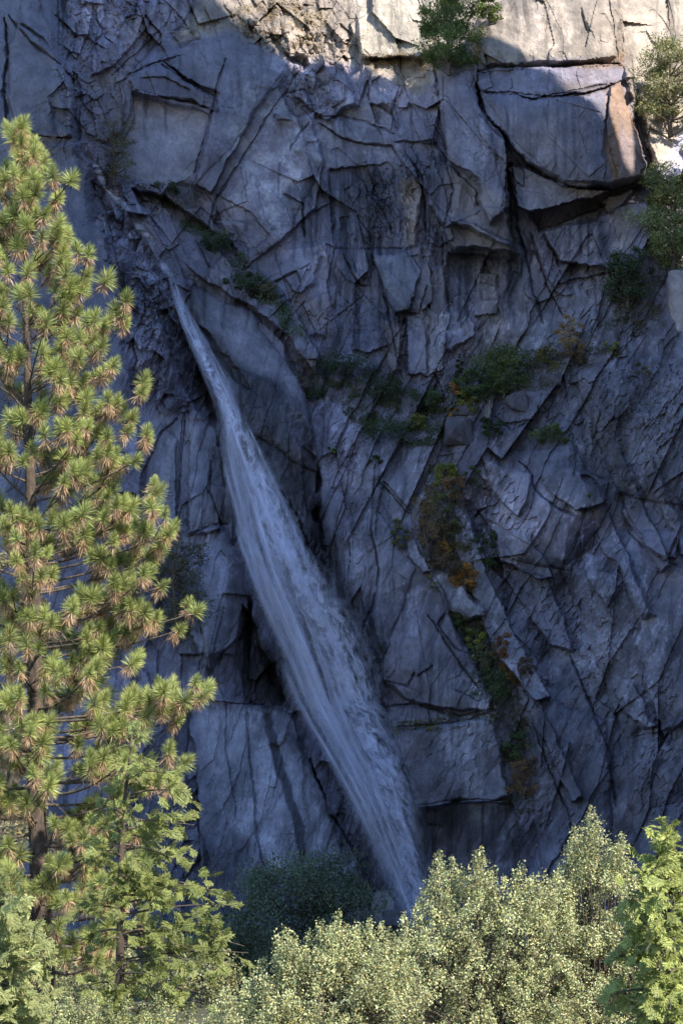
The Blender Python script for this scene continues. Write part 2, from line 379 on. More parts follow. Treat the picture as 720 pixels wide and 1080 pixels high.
# centre slab and its cracked ledges
slab([(404,508),(432,542),(455,600),(480,660),(520,735),(512,750),(440,745),(402,718),(395,660),(396,580)], 1.4, 0.004, 0.02, 2.5, 0.35)
slab([(400,742),(445,746),(482,757),(520,748),(524,756),(452,766),(412,770)], 0.8, 0.0, 0.05, 1.6, 0.5)
slab([(418,772),(452,766),(522,757),(532,800),(542,842),(470,846),(438,852),(428,810)], 2.2, 0.01, 0.005, 2.0, 0.22)
slab([(438,852),(470,847),(542,843),(548,900),(540,960),(430,960),(436,900)], -3.0, 0.01, -0.02, 2.2, 0.35)
slab([(477,520),(485,524),(512,600),(548,680),(580,736),(564,740),(520,684),(496,622),(480,575)], 2.4, 0.03, 0.01, 2, 0.3)
slab([(451,598),(470,602),(513,645),(491,657),(470,642)], 2.4, 0.02, 0.02, 1.6, 0.3)
slab([(427,553),(440,575),(452,600),(444,602),(430,585)], 1.8, 0.03, 0.02, 1.6, 0.3)
slab([(486,522),(500,530),(524,570),(530,610),(512,590)], -2.5, 0, 0, 2.5, 0.9)
slab([(470,640),(492,660),(520,700),(560,770),(545,790),(515,735),(485,670)], -1.6, 0, 0, 2.5, 1.0)
# right-hand bulges
slab([(535,418),(546,411),(572,414),(562,442),(530,446)], 2.6, 0.02, 0.05, 2, 0.3)
slab([(565,395),(582,392),(592,402),(575,410)], 2.0, 0.02, 0.05, 1.6, 0.3)
slab([(498,490),(520,484),(560,500),(556,530),(546,545),(520,520)], 2.4, 0.0, 0.05, 2, 0.3)
slab([(562,490),(602,488),(640,510),(636,530),(606,540),(578,518)], 2.6, 0.03, 0.03, 2.2, 0.3)
slab([(504,540),(540,560),(572,585),(584,610),(566,612),(540,596),(526,590)], 2.4, 0.0, 0.045, 1.8, 0.3)
slab([(526,600),(550,600),(576,612),(590,640),(606,690),(580,680),(552,640)], 2.0, 0.02, 0.03, 2, 0.5)
slab([(655,540),(690,500),(716,530),(712,590),(702,592),(676,575)], 2.4, 0.0, 0.02, 2.2, 0.4)
slab([(612,560),(640,540),(660,600),(640,640),(618,610)], 1.2, -0.03, 0.02, 2.5, 0.9)
slab([(640,700),(668,720),(690,765),(676,770),(652,745)], 2.4, 0.02, 0.05, 2.2, 0.4)
slab([(676,640),(722,640),(740,740),(700,780),(680,720)], 1.6, 0.0, 0.02, 2.5, 0.5)
for k, (ax, ay, ln) in enumerate([(545,700,140),(612,500,150),(640,470,130),(660,440,140)]):
    hx = 0.42 * ln; q = 7 + (k * 5) % 6
    slab([(ax,ay),(ax+q,ay+4),(ax+hx+q+3,ay+ln),(ax+hx,ay+ln+5),(ax+0.4*hx-3,ay+0.5*ln)], 1.5 + 0.3 * (k % 3), 0.05, 0.01, 2.2, 0.6)

def bulge(pts, d, Rr):
    W = win(pts, 12); sd = poly_sd(XV[W], YV[W], pts); t = np.clip(sd / Rr, 0, 1); D[W] += d * np.sqrt(np.clip(1 - (1 - t) ** 2, 0, 1))
for b_ in [([(497,42),(505,20),(530,4),(560,-12),(600,-60),(646,-60),(652,0),(656,66),(582,71),(500,76)], 2.6, 30), ([(508,97),(560,104),(612,98),(655,89),(684,190),(592,195),(530,136)], 1.2, 25), ([(463,62),(500,64),(506,110),(538,215),(516,236),(472,166),(461,110)], 2.0, 18),
           ([(505,480),(600,470),(645,530),(600,600),(540,590)], 5, 50), ([(590,600),(650,560),(740,560),(760,760),(660,780)], 6, 60), ([(600,390),(760,360),(760,540),(650,520)], 5, 60), ([(545,720),(640,760),(650,930),(570,930)], 5, 45),
           ([(660,780),(760,740),(760,960),(670,930)], 5, 45), ([(350,560),(400,520),(440,600),(400,700),(360,680)], 2.5, 30), ([(200,600),(240,557),(264,634),(222,704)], 2.0, 22), ([(196,300),(262,328),(317,402),(336,500),(256,452),(214,380)], 3.0, 35),
           ([(400,268),(426,264),(440,290),(428,330),(404,305)], 0.8, 12), ([(245,60),(300,75),(240,160),(205,195),(222,120)], 1.2, 25), ([(300,105),(342,170),(300,250),(262,275),(235,215)], 1.5, 30)]: bulge(*b_)
# ---- cracks and ledges
for c in [
 ([(5,18),(7,60),(4,100),(8,132),(14,150)], 2.2, 3.0), ([(8,14),(34,44),(60,62),(76,80)], 2.0, 1.6), ([(64,-20),(63,40),(64,72)], 1.2, 0.8),
 ([(238,62),(226,100),(222,124),(206,184)], 1.8, 1.8), ([(332,50),(311,82),(302,98),(285,121),(270,146),(250,176),(228,210),(219,242)], 1.7, 1.8),
 ([(128,88),(150,62),(170,40),(182,10)], 1.4, 1.0), ([(118,80),(140,58),(160,40),(172,28)], 1.2, 1.0), ([(135,78),(160,66),(190,58)], 1.4, 1.2),
 ([(302,98),(320,96),(326,106),(332,126),(360,122),(386,128),(416,142)], 1.8, 1.6), ([(334,130),(360,146),(382,152),(412,154),(419,164)], 1.7, 1.6), ([(325,130),(314,146),(306,160)], 1.5, 1.4),
 ([(287,120),(292,128),(308,128)], 1.3, 1.2), ([(170,66),(196,84),(228,104)], 1.6, 1.6), ([(150,82),(175,80),(200,95)], 1.2, 1.0),
 ([(378,112),(385,90),(396,70),(384,52)], 1.4, 1.2), ([(326,62),(320,80)], 2.6, 2.0), ([(358,25),(372,35),(366,50)], 1.6, 1.6),
 ([(420,95),(412,120),(420,140)], 1.5, 1.2), ([(416,150),(444,150),(460,148)], 1.6, 1.4),
 ([(504,76),(522,71),(582,71),(654,67)], 1.3, 2.0), ([(508,95),(545,98),(572,102),(610,96),(645,88)], 1.3, 1.8),
 ([(578,5),(572,40)], 1.4, 0.5), ([(612,8),(618,32)], 2.4, 1.2), ([(641,-10),(650,60)], 1.6, 1.0), ([(704,0),(712,40)], 1.8, 1.0), ([(672,95),(690,190)], 2.2, 2.2),
 ([(455,60),(462,110),(458,150),(470,166)], 1.8, 2.0), ([(470,166),(478,200),(466,250),(472,330)], 1.8, 1.8), ([(426,160),(446,185),(448,250)], 1.7, 1.6),
 ([(346,180),(352,262),(345,300),(352,330)], 1.4, 1.0), ([(300,205),(318,215),(320,250)], 1.6, 1.2), ([(330,225),(348,215)], 1.3, 1.0), ([(285,300),(312,285),(318,300),(300,330)], 1.4, 1.4),
 ([(392,268),(404,305),(412,345),(424,400)], 1.8, 1.6), ([(444,330),(450,300)], 1.4, 1.2), ([(352,262),(394,262),(424,262)], 1.3, 1.2), ([(360,262),(378,300),(390,302)], 1.4, 1.2),
 ([(558,245),(575,300),(592,332)], 1.8, 1.8), ([(548,250),(560,300),(572,340)], 2.0, 2.0), ([(505,300),(526,302)], 1.2, 1.0), ([(506,318),(524,316)], 1.2, 1.0),
 ([(262,740),(263,800),(268,850),(276,905),(282,925)], 1.5, 1.4), ([(220,738),(262,741),(278,742)], 1.3, 1.2), ([(236,640),(222,700),(238,742),(240,800),(250,860)], 1.4, 0.9), ([(200,600),(215,680),(205,740)], 1.5, 1.2),
 ([(396,490),(391,560),(400,600),(394,640),(384,662)], 2.2, 1.8), ([(398,506),(420,528),(432,541)], 1.5, 1.4), ([(398,540),(414,558),(424,578)], 1.3, 1.0),
 ([(402,718),(420,720),(432,724),(438,708)], 1.8, 1.8), ([(404,745),(440,742),(460,748),(484,757),(515,749)], 1.7, 1.8), ([(412,768),(452,765),(490,762),(520,750)], 2.2, 2.2), ([(440,712),(456,700)], 1.3, 1.2),
 ([(452,650),(480,690),(510,730)], 1.6, 1.6), ([(470,645),(462,660),(480,684),(498,690)], 1.5, 1.6), ([(480,728),(505,740),(522,735)], 1.2, 1.0),
 ([(546,485),(560,500),(562,515),(590,540),(608,545)], 1.8, 2.0), ([(520,440),(540,455),(562,442)], 2.0, 1.8),
 ([(660,560),(676,575),(702,590),(716,560)], 1.8, 1.8), 
 ([(600,690),(640,790),(650,850)], 2.0, 1.8), ([(560,760),(600,860),(610,920)], 2.0, 1.6),
 ([(150,500),(170,455),(186,440)], 1.6, 1.4), ([(196,420),(192,480),(186,560)], 1.6, 1.3), ([(236,450),(228,420),(210,380)], 2.0, 1.8), ([(200,566),(222,554),(240,552)], 1.6, 1.6),
 ([(225,470),(222,520),(236,560)], 1.4, 1.0), ([(95,190),(112,225),(128,290),(142,370)], 1.6, 1.4),
]: crack(*c)
# ledges that stand proud above their line (drawn right to left = upper side lifted)
for c in [([(542,843),(470,846),(438,852)], 2.0, 1.2, 2.4, 20), ([(520,756),(452,767),(412,770)], 1.6, 0.6, 1.4, 16), ([(300,262),(330,258),(345,250)][::-1], 1.4, 0.6, 1.2, 14), ([(230,118),(200,109),(142,95)], 1.6, 0.8, 1.6, 12),
          ([(262,236),(228,232)], 1.4, 0.5, 1.2, 12), ([(80,147),(38,144)], 1.6, 1.0, 1.4, 10), ([(656,68),(582,71),(520,71)], 1.2, 0.6, 1.5, 14), ([(645,200),(600,197),(556,174),(530,138)], 1.6, 0.8, 1.6, 10)]: crack(*c)

# ---- procedural fracture at three sizes; the joints lean differently left and right of the fall
side = ss(-60, 60, X - (330 + 0.36 * (Y - 400)))
low = ss(250, 420, Y + 130 * ss(460, 580, X))
fA, ia, ja = facets(X, Y, R(22), 26, 60, 21, 1.0, 2.6, 0.5); fB, ib, jb = facets(X, Y, R(-24), 24, 64, 22, 1.0, 3.0, 0.5); fC, ic, jc = facets(X, Y, R(28), 34, 40, 23, 1.0, 2.6, 0.5)
def pick(a, b, c): return (c * (1 - low) + low * (a * (1 - side) + b * side))
# (+angle leans the joints down-left, -angle down-right)
def plates(ang, sx, sy, seed, tilt):
    """Long flat plates along the joints, each tipped one way across its width: crisp lit and shaded faces."""
    wx = X + 10 * fbm(X / 80, Y / 80, seed + 3, 3) + 1.5 * fbm(X / 10, Y / 10, seed + 7, 2); wy = Y + 10 * fbm(X / 80, Y / 80, seed + 4, 3)
    c, s_ = math.cos(ang), math.sin(ang)
    F1, F2, cx, cy, dx, dy = voronoi((wx * c - wy * s_) / sx, (wx * s_ + wy * c) / sy, seed)
    tx = hash2(cx, cy, seed + 10) * 2 - 1; ty = hash2(cx, cy, seed + 11) * 2 - 1; o = hash2(cx, cy, seed + 9) * 2 - 1
    return tilt * (tx * dx + 0.45 * ty * dy + 0.2 * o)
big = pick(facets(X, Y, R(-14), 34, 90, 21, 1.3, 4.5, 0.12, 0.08)[0], facets(X, Y, R(-25), 44, 170, 22, 1.0, 6.0, 0.03, 0.05)[0], facets(X, Y, R(26), 44, 62, 23, 1.1, 4.0, 0.08, 0.06)[0])
pl = pick(plates(R(-14), 14, 130, 24, 2.2), plates(R(-27), 19, 230, 25, 2.6), plates(R(24), 17, 40, 26, 2.0))
band = ss(-0.12, 0.3, fbm((X + 0.5 * Y) / 30, (Y - 0.5 * X) / 90, 62, 3))
f2 = pick(facets(X, Y, R(-16), 9, 22, 31, 0.42, 1.3, 0.2, 0.12)[0], band * facets(X, Y, R(-26), 10, 22, 32, 0.5, 1.5, 0.2, 0.12)[0], facets(X, Y, R(20), 13, 17, 33, 0.42, 1.25, 0.25, 0.12)[0])
f3 = pick(facets(X, Y, R(-16), 4, 7, 41, 0.16, 0.5, 0.1)[0], band * facets(X, Y, R(-26), 3.6, 7, 42, 0.17, 0.55, 0.1)[0], facets(X, Y, R(20), 5, 6, 43, 0.15, 0.45, 0.1)[0])
patch = 0.25 + 1.2 * ss(-0.25, 0.45, fbm(X / 70, Y / 70, 61, 3))         # rubble and clean faces alternate
RG = np.clip(ROUGH, 0, 1.6)
def ribs(ang, sx, sy, seed):
    c, s_ = math.cos(ang), math.sin(ang)
    wx = X + 9 * fbm(X / 45, Y / 45, seed + 1, 3); wy = Y
    u = (wx * c - wy * s_) / sx; v = (wx * s_ + wy * c) / sy
    n = fbm(u, v, seed, 3, 0.5)
    return n, np.clip(1 - np.abs(n) * 3.2, 0, 1) ** 3
pil = ss(300, 345, X) * ss(580, 540, X) * ss(130, 190, Y) * ss(420, 380, Y)
r1, g1 = ribs(R(-15), 22, 130, 301); r2, g2 = ribs(R(-27), 30, 150, 302); r3, g3 = ribs(R(27), 30, 120, 303); r4, g4 = ribs(R(-3), 13, 100, 304)
rb = pick(r1, r2, r3 * 0.6) * (1 - pil) + r4 * pil; gv = pick(g1, g2, g3) * (1 - pil) + g4 * pil
D += (0.35 + 0.65 * np.clip(RG, 0, 1.1)) * ss(0.08, 0.6, RG) * big + RG * (0.8 * pl + 0.8 * f2 * patch * np.clip(0.25 + RG, 0, 1.2) + f3 * patch)
D += (0.2 + 0.8 * np.clip(RG, 0, 1)) * (1.9 * rb - 0.35 * gv * ss(-0.2, 0.3, fbm(X / 50, Y / 50, 305, 3)))
D += side * low * 0.5 * facets(X, Y, R(-30), 6, 12, 321, 0.35, 1.3, 0.08, 0.25)[0] * ss(-0.1, 0.3, fbm(X / 60, Y / 80, 322, 3))
D += (0.25 + 0.5 * RG) * (1.9 * fbm(X / 46, Y / 70, 71, 4) + 0.22 * fbm(X / 6, Y / 6, 72, 3, 0.65)) + 0.10 * RG * (1 - np.abs(fbm(X / 3, Y / 4, 73, 3)))
strip = ss(-8, 8, poly_sd(XV, YV, [(92,160),(108,180),(135,215),(180,290),(196,350),(222,440),(190,440),(150,420),(132,350),(115,262)]))
D += strip * (1.2 * facets(X, Y, R(-18), 15, 34, 311, 1.0, 3.2, 0.2, 0.1)[0] + 0.5 * facets(X, Y, R(-30), 7, 13, 312, 0.8, 1.8, 0.1, 0.1)[0])
LEAN = 0.2 * mpp(400)
def cliff_y(d, y): return 398.0 + LEAN * (1080 - np.minimum(y, 1080)) - d
Yc = cliff_y(D, Y)
CL = at(X, Y, 1.0) - np.array([0, 0, CAM_Z]); CL = CL * Yc[..., None] + np.array([0, 0, CAM_Z])
def cliff_pt(x, y, off=0.0):
    i = np.clip(np.searchsorted(gx_, x), 1, len(gx_) - 1); j = np.clip(np.searchsorted(gy_, y), 1, len(gy_) - 1)
    return at(x, y, float(Yc[j, i]) - off)

# ---- stone colour (albedo): grey granite, pale clean stone, black water streaks, tan and rust stains, lichen, some painted shade
base = np.array([0.245, 0.222, 0.222])
COL = np.ones(X.shape + (3,)) * base
v = fbm(X / 90, Y / 90, 81, 4); COL *= (1 + 0.45 * v)[..., None]
cellv = pick(hash2(ia, ja, 91), hash2(ib, jb, 92), hash2(ic, jc, 93)); COL *= (0.88 + 0.24 * cellv)[..., None]
warmth = fbm(X / 60, Y / 60, 84, 4); COL *= np.stack([1 + 0.10 * warmth, 1 + 0.03 * warmth, 1 - 0.08 * warmth], -1)
def paint(pts, rgb, a=1.0, w=6, streak=0.0, speck=0.0, sc=6.0):
    W = win(pts, w + 14)
    m = ss(-w, w, poly_sd(XV[W], YV[W], pts)) * a
    if streak: m = m * np.clip(ss(-0.30, 0.35, fbm(X[W] / sc, Y[W] / (sc * 16), 101, 4, 0.65)) * streak + (1 - streak), 0, 1)
    if speck: m = m * np.clip(ss(-0.1, 0.25, fbm(X[W] / sc, Y[W] / sc, 102, 5, 0.7)) * speck + (1 - speck), 0, 1)
    COL[W] = COL[W] * (1 - m[..., None]) + np.array(rgb) * m[..., None]
PALE, DARK, TAN, RUST, BLACK = (0.37, 0.355, 0.325), (0.10, 0.098, 0.10), (0.30, 0.235, 0.165), (0.34, 0.185, 0.075), (0.055, 0.055, 0.06)
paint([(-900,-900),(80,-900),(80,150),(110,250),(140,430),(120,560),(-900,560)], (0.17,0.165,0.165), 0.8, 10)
paint([(142,98),(205,113),(220,120),(203,188),(176,196),(118,186),(140,130)], (0.36,0.325,0.29), 0.9, 4)
paint([(140,110),(148,106),(146,150),(136,175),(122,186)], TAN, 0.5, 4)
paint([(130,20),(170,0),(205,-30),(200,15),(180,35),(150,60),(134,70)], TAN, 0.45, 8)
paint([(90,85),(128,78),(138,66),(140,130),(112,150)], (0.26,0.22,0.175), 0.6, 6)
paint([(38,143),(76,143),(76,149),(38,149)], (0.3,0.2,0.13), 0.8, 3)
paint([(170,64),(204,45),(246,33),(303,76),(246,160),(224,200),(232,100)], (0.21,0.20,0.20), 0.7, 6)
paint([(245,60),(330,60),(380,110),(420,160),(350,175),(290,250),(240,230)], PALE, 0.8, 14, speck=1.0, sc=14)
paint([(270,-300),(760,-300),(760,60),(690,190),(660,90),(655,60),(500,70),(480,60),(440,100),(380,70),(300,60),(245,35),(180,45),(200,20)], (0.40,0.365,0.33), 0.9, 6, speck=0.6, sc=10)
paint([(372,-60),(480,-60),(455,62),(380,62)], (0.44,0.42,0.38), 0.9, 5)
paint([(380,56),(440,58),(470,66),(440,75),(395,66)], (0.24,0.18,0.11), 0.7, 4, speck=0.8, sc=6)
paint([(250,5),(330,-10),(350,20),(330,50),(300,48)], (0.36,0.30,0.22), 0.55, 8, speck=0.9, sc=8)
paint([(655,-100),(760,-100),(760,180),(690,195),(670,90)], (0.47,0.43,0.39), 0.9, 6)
paint([(500,0),(655,0),(655,70),(500,74)], (0.22,0.20,0.18), 0.6, 6, streak=0.9, sc=8)
paint([(600,-10),(625,-10),(622,40),(605,40)], DARK, 0.6, 4, streak=0.6, sc=5)
paint([(640,60),(656,52),(656,70),(590,71)], (0.27,0.17,0.09), 0.75, 3)
paint([(555,98),(650,84),(655,92),(600,103)], (0.13,0.10,0.075), 0.7, 3)
paint([(636,95),(656,88),(671,135),(685,190),(650,197),(636,150)], (0.32,0.20,0.10), 0.9, 3, streak=0.5, sc=5)
paint([(510,100),(640,95),(640,190),(590,192),(530,135)], (0.24,0.225,0.21), 0.5, 5, streak=0.6)
paint([(512,100),(640,100),(636,190),(560,180),(530,135)], (0.115,0.112,0.125), 0.75, 6, streak=0.9, sc=5)
paint([(500,10),(560,0),(570,70),(502,72)], (0.20,0.18,0.165), 0.6, 8, streak=0.7, sc=6)
paint([(465,65),(500,70),(505,130),(530,160),(520,220),(480,180)], (0.12,0.118,0.13), 0.6, 6, streak=0.85, sc=5)
paint([(560,130),(590,120),(592,180),(575,178)], (0.33,0.29,0.24), 0.5, 5, speck=0.6, sc=7)
paint([(463,60),(505,70),(530,140),(510,190),(470,160)], (0.21,0.205,0.205), 0.5, 5, streak=0.6)
paint([(470,165),(545,220),(545,270),(470,262)], (0.27,0.235,0.19), 0.6, 5)
paint([(532,170),(560,178),(644,200),(560,224)], (0.27,0.25,0.22), 0.5, 4)
paint([(590,195),(645,200),(668,196),(640,224)], (0.30,0.22,0.14), 0.7, 4)
paint([(575,244),(640,222),(645,276),(590,272)], BLACK, 0.85, 5, streak=0.85, sc=4)
paint([(645,222),(668,212),(668,262),(648,262)], (0.32,0.26,0.19), 0.7, 4)
paint([(534,170),(552,170),(556,330),(538,330)], BLACK, 0.75, 4, streak=0.4)
paint([(468,264),(548,270),(560,320),(540,340),(466,345)], BLACK, 0.85, 5, streak=0.9, sc=4)
paint([(350,178),(424,178),(428,262),(440,330),(410,372),(350,372),(345,260)], BLACK, 0.95, 8, streak=0.6, sc=4.5)
paint([(300,195),(350,185),(352,250),(310,270)], (0.09,0.09,0.10), 0.8, 10, streak=0.7, sc=4)
paint([(432,160),(470,165),(476,260),(450,256)], BLACK, 0.7, 4, streak=0.8, sc=5)
paint([(425,185),(442,190),(440,258),(428,258)], (0.33,0.26,0.18), 0.8, 3)
paint([(398,270),(426,264),(440,290),(430,328),(404,305)], (0.22,0.215,0.215), 0.9, 3)
paint([(300,300),(345,320),(345,355),(315,350)], TAN, 0.5, 8)
paint([(404,340),(425,340),(425,395),(404,395)], TAN, 0.45, 6)
paint([(442,280),(475,275),(470,395),(440,395)], (0.26,0.23,0.19), 0.6, 5, streak=0.5)
paint([(500,285),(530,285),(540,395),(505,400)], (0.26,0.225,0.18), 0.6, 6)
paint([(540,300),(640,300),(640,390),(540,390)], (0.21,0.195,0.175), 0.5, 12)
paint([(95,162),(130,200),(180,300),(205,400),(228,440),(200,440),(150,330),(110,240)], (0.30,0.30,0.31), 0.55, 6, speck=0.7, sc=8)
paint([(150,290),(196,345),(228,440),(214,440),(176,370),(150,320)], (0.075,0.07,0.065), 0.85, 4, speck=0.6, sc=7)  # dark brown gully wall, with the shade of its crevices painted in
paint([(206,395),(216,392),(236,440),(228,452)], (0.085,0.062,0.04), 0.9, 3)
paint([(196,300),(262,328),(317,402),(336,500),(300,500),(220,380)], (0.235,0.22,0.205), 0.7, 5, speck=0.3, sc=5)
paint([(246,380),(292,398),(328,440),(342,520),(356,620),(318,580),(270,490),(250,420)], (0.06,0.058,0.06), 0.95, 6, speck=0.25, sc=8)  # shaded lower right of the rounded slab, painted dark
paint([(212,345),(228,352),(258,395),(262,412),(236,395)], (0.11,0.095,0.08), 0.8, 4)
paint([(160,440),(236,450),(240,560),(155,560)], (0.26,0.25,0.24), 0.6, 6)
paint([(200,596),(222,556),(240,557),(264,634),(222,704),(190,690)], (0.33,0.315,0.30), 0.85, 4, speck=0.3, sc=8)
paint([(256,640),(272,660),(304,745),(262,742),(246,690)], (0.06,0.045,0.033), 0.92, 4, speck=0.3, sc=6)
paint([(205,745),(300,752),(345,850),(385,920),(300,925),(230,850)], (0.34,0.325,0.305), 0.85, 5)
paint([(262,760),(300,780),(322,905),(290,925),(262,850)], (0.40,0.385,0.36), 0.5, 8)
paint([(275,745),(283,745),(296,785),(314,850),(326,905),(317,908),(304,850),(286,790)], (0.07,0.068,0.068), 0.92, 1.6)
paint([(150,750),(205,750),(235,860),(270,920),(250,990),(150,990)], (0.165,0.16,0.16), 0.8, 10)
paint([(300,775),(325,770),(345,850),(410,960),(380,960),(335,850)], (0.10,0.09,0.085), 0.7, 5, speck=0.5, sc=7)
paint([(380,470),(470,480),(460,600),(400,700),(350,640)], (0.225,0.215,0.21), 0.6, 12)
paint([(340,600),(400,640),(410,760),(430,900),(380,760)], (0.11,0.108,0.112), 0.85, 12)
paint([(450,690),(520,730),(524,756),(545,840),(480,842),(460,770)], (0.40,0.385,0.365), 0.75, 10, streak=0.85, sc=4)
paint([(430,772),(470,770),(480,842),(436,846)], (0.13,0.125,0.125), 0.8, 10, streak=0.5, sc=4)
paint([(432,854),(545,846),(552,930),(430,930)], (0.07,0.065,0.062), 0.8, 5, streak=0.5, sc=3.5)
paint([(500,846),(545,846),(540,885),(505,888)], (0.30,0.29,0.28), 0.8, 5, streak=0.95, sc=2.6)
paint([(477,520),(486,524),(512,600),(580,736),(564,740),(496,622)], (0.36,0.345,0.33), 0.8, 3, streak=0.3, sc=4)
paint([(451,598),(470,602),(513,645),(491,657)], (0.40,0.38,0.36), 0.85, 3)
paint([(470,640),(500,640),(560,760),(560,850),(530,850),(524,740)], (0.13,0.105,0.075), 0.8, 5, speck=0.5, sc=6)
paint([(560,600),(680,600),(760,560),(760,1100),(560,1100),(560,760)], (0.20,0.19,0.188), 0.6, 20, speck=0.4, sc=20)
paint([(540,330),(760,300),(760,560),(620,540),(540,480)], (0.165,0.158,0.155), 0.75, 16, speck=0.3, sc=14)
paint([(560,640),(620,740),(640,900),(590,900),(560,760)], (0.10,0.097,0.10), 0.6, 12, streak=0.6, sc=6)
paint([(640,560),(700,600),(730,800),(640,820),(600,700)], (0.42,0.41,0.40), 0.35, 14, speck=1.0, sc=6)
soil = [[(180,200),(250,260),(330,370),(345,400),(310,372),(240,285),(170,215)], [(315,365),(420,405),(450,420),(430,470),(360,430),(320,400)], [(560,390),(640,340),(680,300),(690,330),(620,380),(570,410)], [(640,285),(700,285),(700,345),(650,330)], [(450,440),(480,460),(490,520),(465,600),(450,560)], [(480,330),(560,360),(560,420),(480,430)]]
for s in soil: paint(s, (0.13,0.105,0.078), 0.65, 8, speck=0.75, sc=5)
for s in [[(200,232),(280,290),(320,340),(316,352),(270,300),(195,240)],[(440,420),(500,390),(500,430),(440,470)],[(484,640),(500,660),(545,735),(540,760),(500,700)]]: paint(s, (0.05,0.058,0.03), 0.75, 5, speck=0.7, sc=5)
# weathering: vertical water marks and blotchy lichen over everything, then tints that paint in light and shade
wm = ss(0.05, 0.5, fbm(XV / 7, Y / 120, 111, 4, 0.6)) * ss(-0.1, 0.4, fbm(X / 80, Y / 80, 112, 3)); COL *= (1 - 0.5 * wm)[..., None]
li = ss(0.12, 0.3, fbm(X / 22, Y / 26, 113, 5, 0.68)) * ss(-0.1, 0.3, fbm(X / 120, Y / 120, 114, 2)); COL *= (1 + 0.38 * li)[..., None]
fl_u = (X * math.cos(R(-27)) - Y * math.sin(R(-27))); fl_v = (X * math.sin(R(-27)) + Y * math.cos(R(-27)))
fk = ss(0.12, 0.42, fbm(fl_u / 2.6, fl_v / 9, 115, 4, 0.65)) * ss(-0.15, 0.35, fbm(X / 40, Y / 60, 116, 3)); COL *= (1 + 0.75 * fk * side * low)[..., None]
dk = ss(0.05, 0.5, fbm(fl_u / 22, fl_v / 90, 117, 4, 0.55)) * low; COL *= (1 - 0.38 * dk)[..., None]
sp_ = fbm(X / 2.2, Y / 2.6, 118, 2, 0.6); COL *= (1 + 0.16 * sp_)[..., None]
COL *= (1 + 0.5 * strip * ss(0.0, 0.4, fbm(X / 12, Y / 22, 119, 4)))[..., None]  # pale flecks painted as glints on the wet blocks
mid = fbm(XV / 34, YV / 46, 120, 4, 0.6); COL *= (1 + 0.42 * mid)[..., None]
COL *= (1 - 0.20 * ss(430, 800, Y) * ss(380, 460, X))[..., None]  # painted falloff of light: darker towards the lower right
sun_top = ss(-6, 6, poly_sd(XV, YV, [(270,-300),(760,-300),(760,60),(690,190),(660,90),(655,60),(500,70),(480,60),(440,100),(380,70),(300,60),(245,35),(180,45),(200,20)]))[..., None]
COL *= np.array([0.86, 0.875, 1.13]) * (1 - sun_top) + np.array([0.84, 0.78, 0.715]) * sun_top      # warm sunlit tint painted on the rim, blue shade tint on the rest
# wet rock round the fall and in the black seeps
fx0 = np.interp(Y, [270, 300, 400, 440, 540, 660, 780, 900, 960], [170, 172, 206, 222, 232, 266, 318, 380, 400]); fx1 = np.interp(Y, [270, 300, 400, 440, 540, 660, 780, 900, 960], [185, 195, 252, 280, 326, 378, 414, 450, 470])
wet = ss(26, 2, np.maximum(fx0 - XV, XV - fx1)) * ss(250, 290, Y)
wet = np.maximum(wet, 0.8 * strip); COL *= (1 - 0.42 * wet * (1 - 0.6 * strip))[..., None]
seep = ss(0.20, 0.10, COL.mean(-1)) * ss(420, 330, Y)
DRY = np.clip(1 - np.maximum(wet, 0.8 * seep), 0, 1)
nJ, nI = X.shape
vid = np.arange(nJ * nI).reshape(nJ, nI)
quads = np.stack([vid[:-1, :-1], vid[1:, :-1], vid[1:, 1:], vid[:-1, 1:]], -1).reshape(-1, 4)
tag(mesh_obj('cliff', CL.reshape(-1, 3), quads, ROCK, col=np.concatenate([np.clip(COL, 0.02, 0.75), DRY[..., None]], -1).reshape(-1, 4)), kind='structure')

# ------------------------------------------------------------------ canyon wall out of view to the right, crest shaped to shade the cliff
LIT = [(186,44),(205,34),(246,32),(286,52),(303,68),(330,72),(375,66),(386,80),(400,108),(420,106),(426,95),(450,88),(466,72),(480,58),(498,62),(503,45),(540,70),(580,92),(600,108),(630,126),(642,150),(650,197),(687,194),(687,215),(680,250),(682,290),(690,350),(712,430),(730,410),(800,560),(1400,700),(1400,-900),(-900,-900),(-300,-420),(180,-200),(255,-60),(262,4),(215,28)]
sub = (slice(0, None, 3), slice(0, None, 3)); mk = (Y[sub] < 640) & (Y[sub] > -12) & (X[sub] > -60) & (X[sub] < 724) & (Y[sub] < 400)
lit = poly_sd(X[sub], Y[sub], LIT)[mk] > 0; Pp = CL[sub][mk]
tt = (WALL_X - Pp[:, 0]) / SUN[0]; ok = tt > 5; lit = lit[ok]; Pp = Pp[ok]; tt = tt[ok]
Yr = Pp[:, 1] + tt * SUN[1]; Zr = Pp[:, 2] + tt * SUN[2]
bins = np.arange(Yr.min(), Yr.max(), 2.0); RIM = []
for b0 in bins:                                                        # the crest height that best parts sunlit from shaded rock
    q = (Yr >= b0 - 1) & (Yr < b0 + 3)
    if q.sum() < 12: continue
    z, l = Zr[q], lit[q]; o = np.argsort(z); z = z[o]; l = l[o]
    err = np.r_[0, np.cumsum(l)] + np.r_[np.cumsum((~l)[::-1])[::-1], 0]; k = int(np.argmin(err))
    RIM.append((b0 + 1, z[min(k, len(z) - 1)] if k < len(z) else z[-1] + 2))
RIM = np.array(RIM); RIM[:, 1] = np.convolve(np.pad(RIM[:, 1], 1, 'edge'), [0.25, 0.5, 0.25], 'valid')
